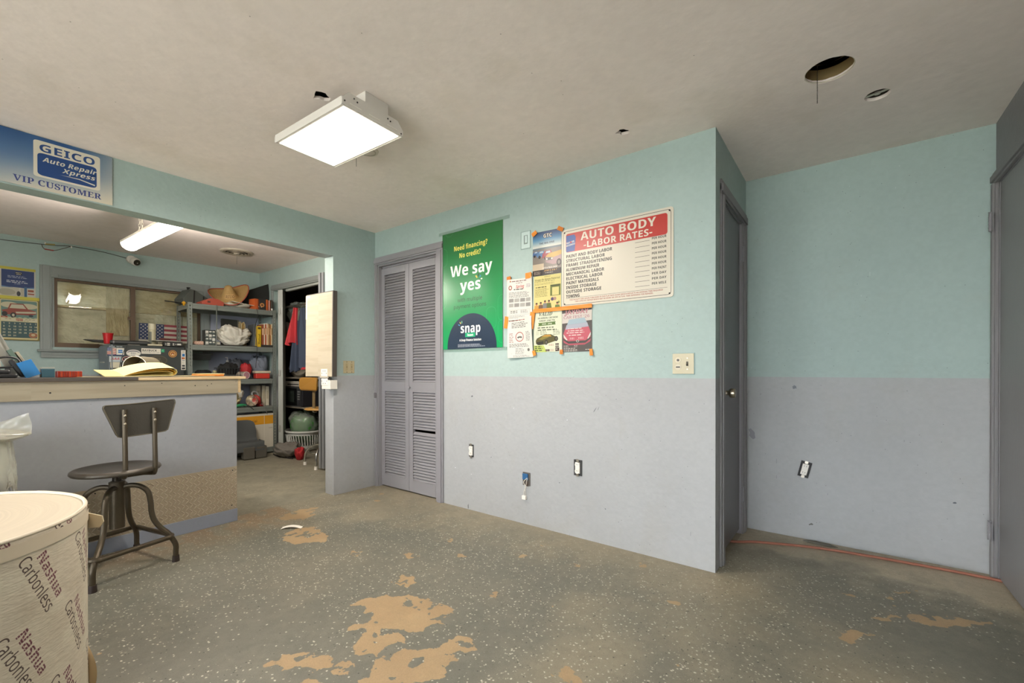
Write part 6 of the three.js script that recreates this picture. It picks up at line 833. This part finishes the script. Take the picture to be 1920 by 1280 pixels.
// ---------------------------------------------------------------- on the counter
{
  const Y = CT + .0004;
  const pl = thing('receipt_pad', 'yellow receipt pad with its pages folded over on the counter', 'pad', [-.16, Y + .021, 1.665], PI / 2 + .10); pl.rotation.x = .20;
  const fold = (r, z, w, len, lift) => { const n = 22, v = [], ix = []; for (let i = 0; i <= n; i++) { const t = i / n; let x, y; if (t < .45) { x = -len / 2 + len * (t / .45) ; y = .004; } else if (t < .65) { const a = (t - .45) / .2 * PI; x = len / 2 + r * Math.sin(a); y = .004 + r * (1 - Math.cos(a)); } else { const q = (t - .65) / .35; x = len / 2 - len * .95 * q; y = .004 + 2 * r * (1 - q * q) + lift * (1 - q) * q; } v.push(x, y, -w / 2 + z, x, y, w / 2 + z); } for (let i = 0; i < n; i++) ix.push(2 * i, 2 * i + 1, 2 * i + 2, 2 * i + 1, 2 * i + 3, 2 * i + 2); const g = new THREE.BufferGeometry(); g.setAttribute('position', new THREE.Float32BufferAttribute(v, 3)); g.setIndex(ix); g.computeVertexNormals(); return g; };
  part(pl, 'folded_pages', fold(.025, 0, .19, .27, .022), new THREE.MeshStandardMaterial({ color: '#efe4a0', roughness: .7, side: THREE.DoubleSide })); part(pl, 'inner_pages', fold(.019, .002, .188, .258, .016), new THREE.MeshStandardMaterial({ color: '#e0b040', roughness: .7, side: THREE.DoubleSide })); part(pl, 'inner_pages', fold(.013, .003, .186, .25, .012), new THREE.MeshStandardMaterial({ color: '#dcc878', roughness: .7, side: THREE.DoubleSide })); part(pl, 'base_sheets', seedGeo(new THREE.BoxGeometry(.34, .004, .2, 12, 1, 6).translate(-.04, .0025, 0), .006, 12, 821), mt('#c9ba7c', .7));
  const ps = [[-.13, 1.86, .26, .18, '#cfc08a', .2, 'pale yellow loose sheet left of the folded pad'], [-.14, 1.40, .24, .2, '#d9cf9c', -.15, 'pale loose sheet right of the folded pad'], [-.05, 1.72, .12, .10, '#d6cfba', .5, 'torn white slip poking over the counter edge']];
  ps.forEach(([x, z, w, d, c, a, l], i) => one('loose_sheet', l, 'paper', seedGeo(new THREE.BoxGeometry(w, .0012, d, 12, 1, 10).translate(0, .0012 + i * .0003, 0), .003, 10, 825 + i), mt(c, .7), [x, Y + (i < 2 ? .001 : .0), z], a + PI / 2));
  const of = thing('orange_folder', 'flat orange folder at the right end of the counter', 'folder', [-.14, Y, 1.30], PI / 2); part(of, 'cover', B(.15, .012, .16, 0, .0065, 0, .002), mt('#c87a2c', .6)); part(of, 'pages', B(.15, .005, .156, .004, .0158, 0), mt('#d8c48c', .7));
  const dr = thing('metal_cylinder', 'ribbed metal cylinder lying on the counter behind the yellow pad', 'cylinder', [-.38, Y, 1.61], 0); const cm = new THREE.MeshStandardMaterial({ color: '#b5aa90', roughness: .3, metalness: .6, side: THREE.DoubleSide }); const body = part(dr, 'shell', LA([[.058, -.11], [.066, -.108], [.066, -.02], [.0672, -.018], [.0672, -.012], [.066, -.010], [.066, .0], [.0672, .002], [.0672, .008], [.066, .01], [.066, .1], [.068, .104], [.064, .106], [.06, .098], [.058, -.1]], 48).rotateX(PI / 2), cm); body.position.y = .0685; body.rotation.y = .95; const rim = part(dr, 'rim', new THREE.TorusGeometry(.0655, .003, 8, 48), mt('#cfc6b2', .25, .8)); rim.position.set(.106 * Math.sin(.95), .0685, .106 * Math.cos(.95)); rim.rotation.y = .95; const bt = part(dr, 'bottom', CY(.06, .06, .003, 0, 0, 0, 40).rotateX(PI / 2).translate(0, 0, -.06), mt('#8f826a', .5, .2)); bt.position.y = .0685; bt.rotation.y = .95;
  const tp = thing('red_block', 'red ribbed lens block lying on the counter', 'lens block', [-.10, Y, 2.010], PI / 2 + .06); part(tp, 'block', B(.104, .037, .05, 0, .0186, 0, .003), mt('#7d2012', .3)); for (let i = 0; i < 9; i++) part(tp, 'facet', B(.009, .03, .003, -.046 + i * .0115, .0186, .0255, .001), mt(i % 3 === 1 ? '#a83c1c' : '#8c2a14', .2));
  const tl = thing('teal_box', 'small dark teal box on the counter right of the blue box', 'box', [-.20, Y, 2.085], PI / 2 + .05); part(tl, 'box', B(.052, .044, .05, 0, .0225, 0, .002), mt('#2f5560', .5)); part(tl, 'lid', B(.053, .006, .051, 0, .0475, 0, .002), mt('#38626c', .5));
  const lg = thing('grey_carton', 'pale grey carton behind the dark teal box on the counter', 'box', [-.30, Y, 2.075], PI / 2); part(lg, 'carton', B(.06, .055, .04, 0, .028, 0, .002), mt('#a9aca2', .6)); part(lg, 'flap', B(.055, .004, .038, .002, .0575, 0, .001), mt('#b8bab0', .6));
  const bb = thing('blue_box', 'bright blue box leaning against dark notebooks on the counter', 'box', [-.20, Y + .008, 2.142], PI / 2); part(bb, 'box', B(.062, .092, .05, 0, .046, 0, .002).rotateZ(.42), mt('#2f7ab4', .45)); const nb = thing('dark_notebook', 'black rounded notebook leaning behind the blue box', 'notebook', [-.21, Y + .006, 2.178], PI / 2); part(nb, 'cover', B(.024, .105, .05, 0, .052, 0, .009).rotateZ(.48), mt('#2a2a29', .5));
  const rl = thing('metal_channel', 'long silver metal channel leaning up at the left end of the counter', 'channel', [-.28, Y + .006, 2.195], PI / 2); part(rl, 'channel', M(B(.050, .28, .004, 0, .14, -.008), B(.004, .28, .02, -.024, .14, 0), B(.004, .28, .02, .024, .14, 0), B(.006, .28, .010, .006, .14, -.002)).rotateZ(.36), mt('#c4c0b4', .35, .6)); part(rl, 'end_cap', B(.058, .075, .03, 0, .31, .0, .004).rotateZ(.36), mt('#6f6d6c', .5)); const fl = thing('paper_folders', 'grey green folders leaning behind the metal channel', 'folders', [-.33, Y + .004, 2.155], PI / 2); part(fl, 'folder', B(.02, .17, .16, 0, .085, 0, .002).rotateZ(.45), mt('#5d7062', .6)); part(fl, 'folder', B(.012, .15, .15, .022, .072, 0, .002).rotateZ(.45), mt('#b0a48c', .7));
  const kb = thing('black_device', 'black rounded desk device at the left end of the counter', 'device', [-.12, Y, 2.31], PI / 2); part(kb, 'base', B(.20, .022, .12, 0, .0115, 0, .009), mt('#232323', .35)); part(kb, 'top', B(.17, .022, .10, -.01, .033, 0, .010), mt('#2e2e2e', .35));
  const cb = thing('coiled_cable', 'thick black cable looped above the left end of the counter', 'cable', [-.22, Y, 2.24], PI / 2); part(cb, 'cable', T([[-.12, .05, 0], [-.06, .055, .02], [.0, .058, .03], [.045, .075, .01], [.04, .105, -.01], [.0, .115, 0], [-.05, .10, .01], [-.09, .07, .015], [-.12, .08, .0], [-.16, .12, 0]], .0052, 90, 8), mt('#1f1f1f', .45)); part(cb, 'connector', M(B(.018, .03, .016, -.03, .065, .02, .003), B(.014, .022, .012, -.03, .09, .02, .002)), mt('#b9b5a8', .4)); part(cb, 'plug', B(.02, .04, .018, .002, .04, .02, .004), mt('#2a2a2a', .5)); part(cb, 'stand', M(CY(.006, .008, .05, -.03, .025, .02, 10)), mt('#6a6a68', .4, .4));
}
renderer.render(scene, camera);
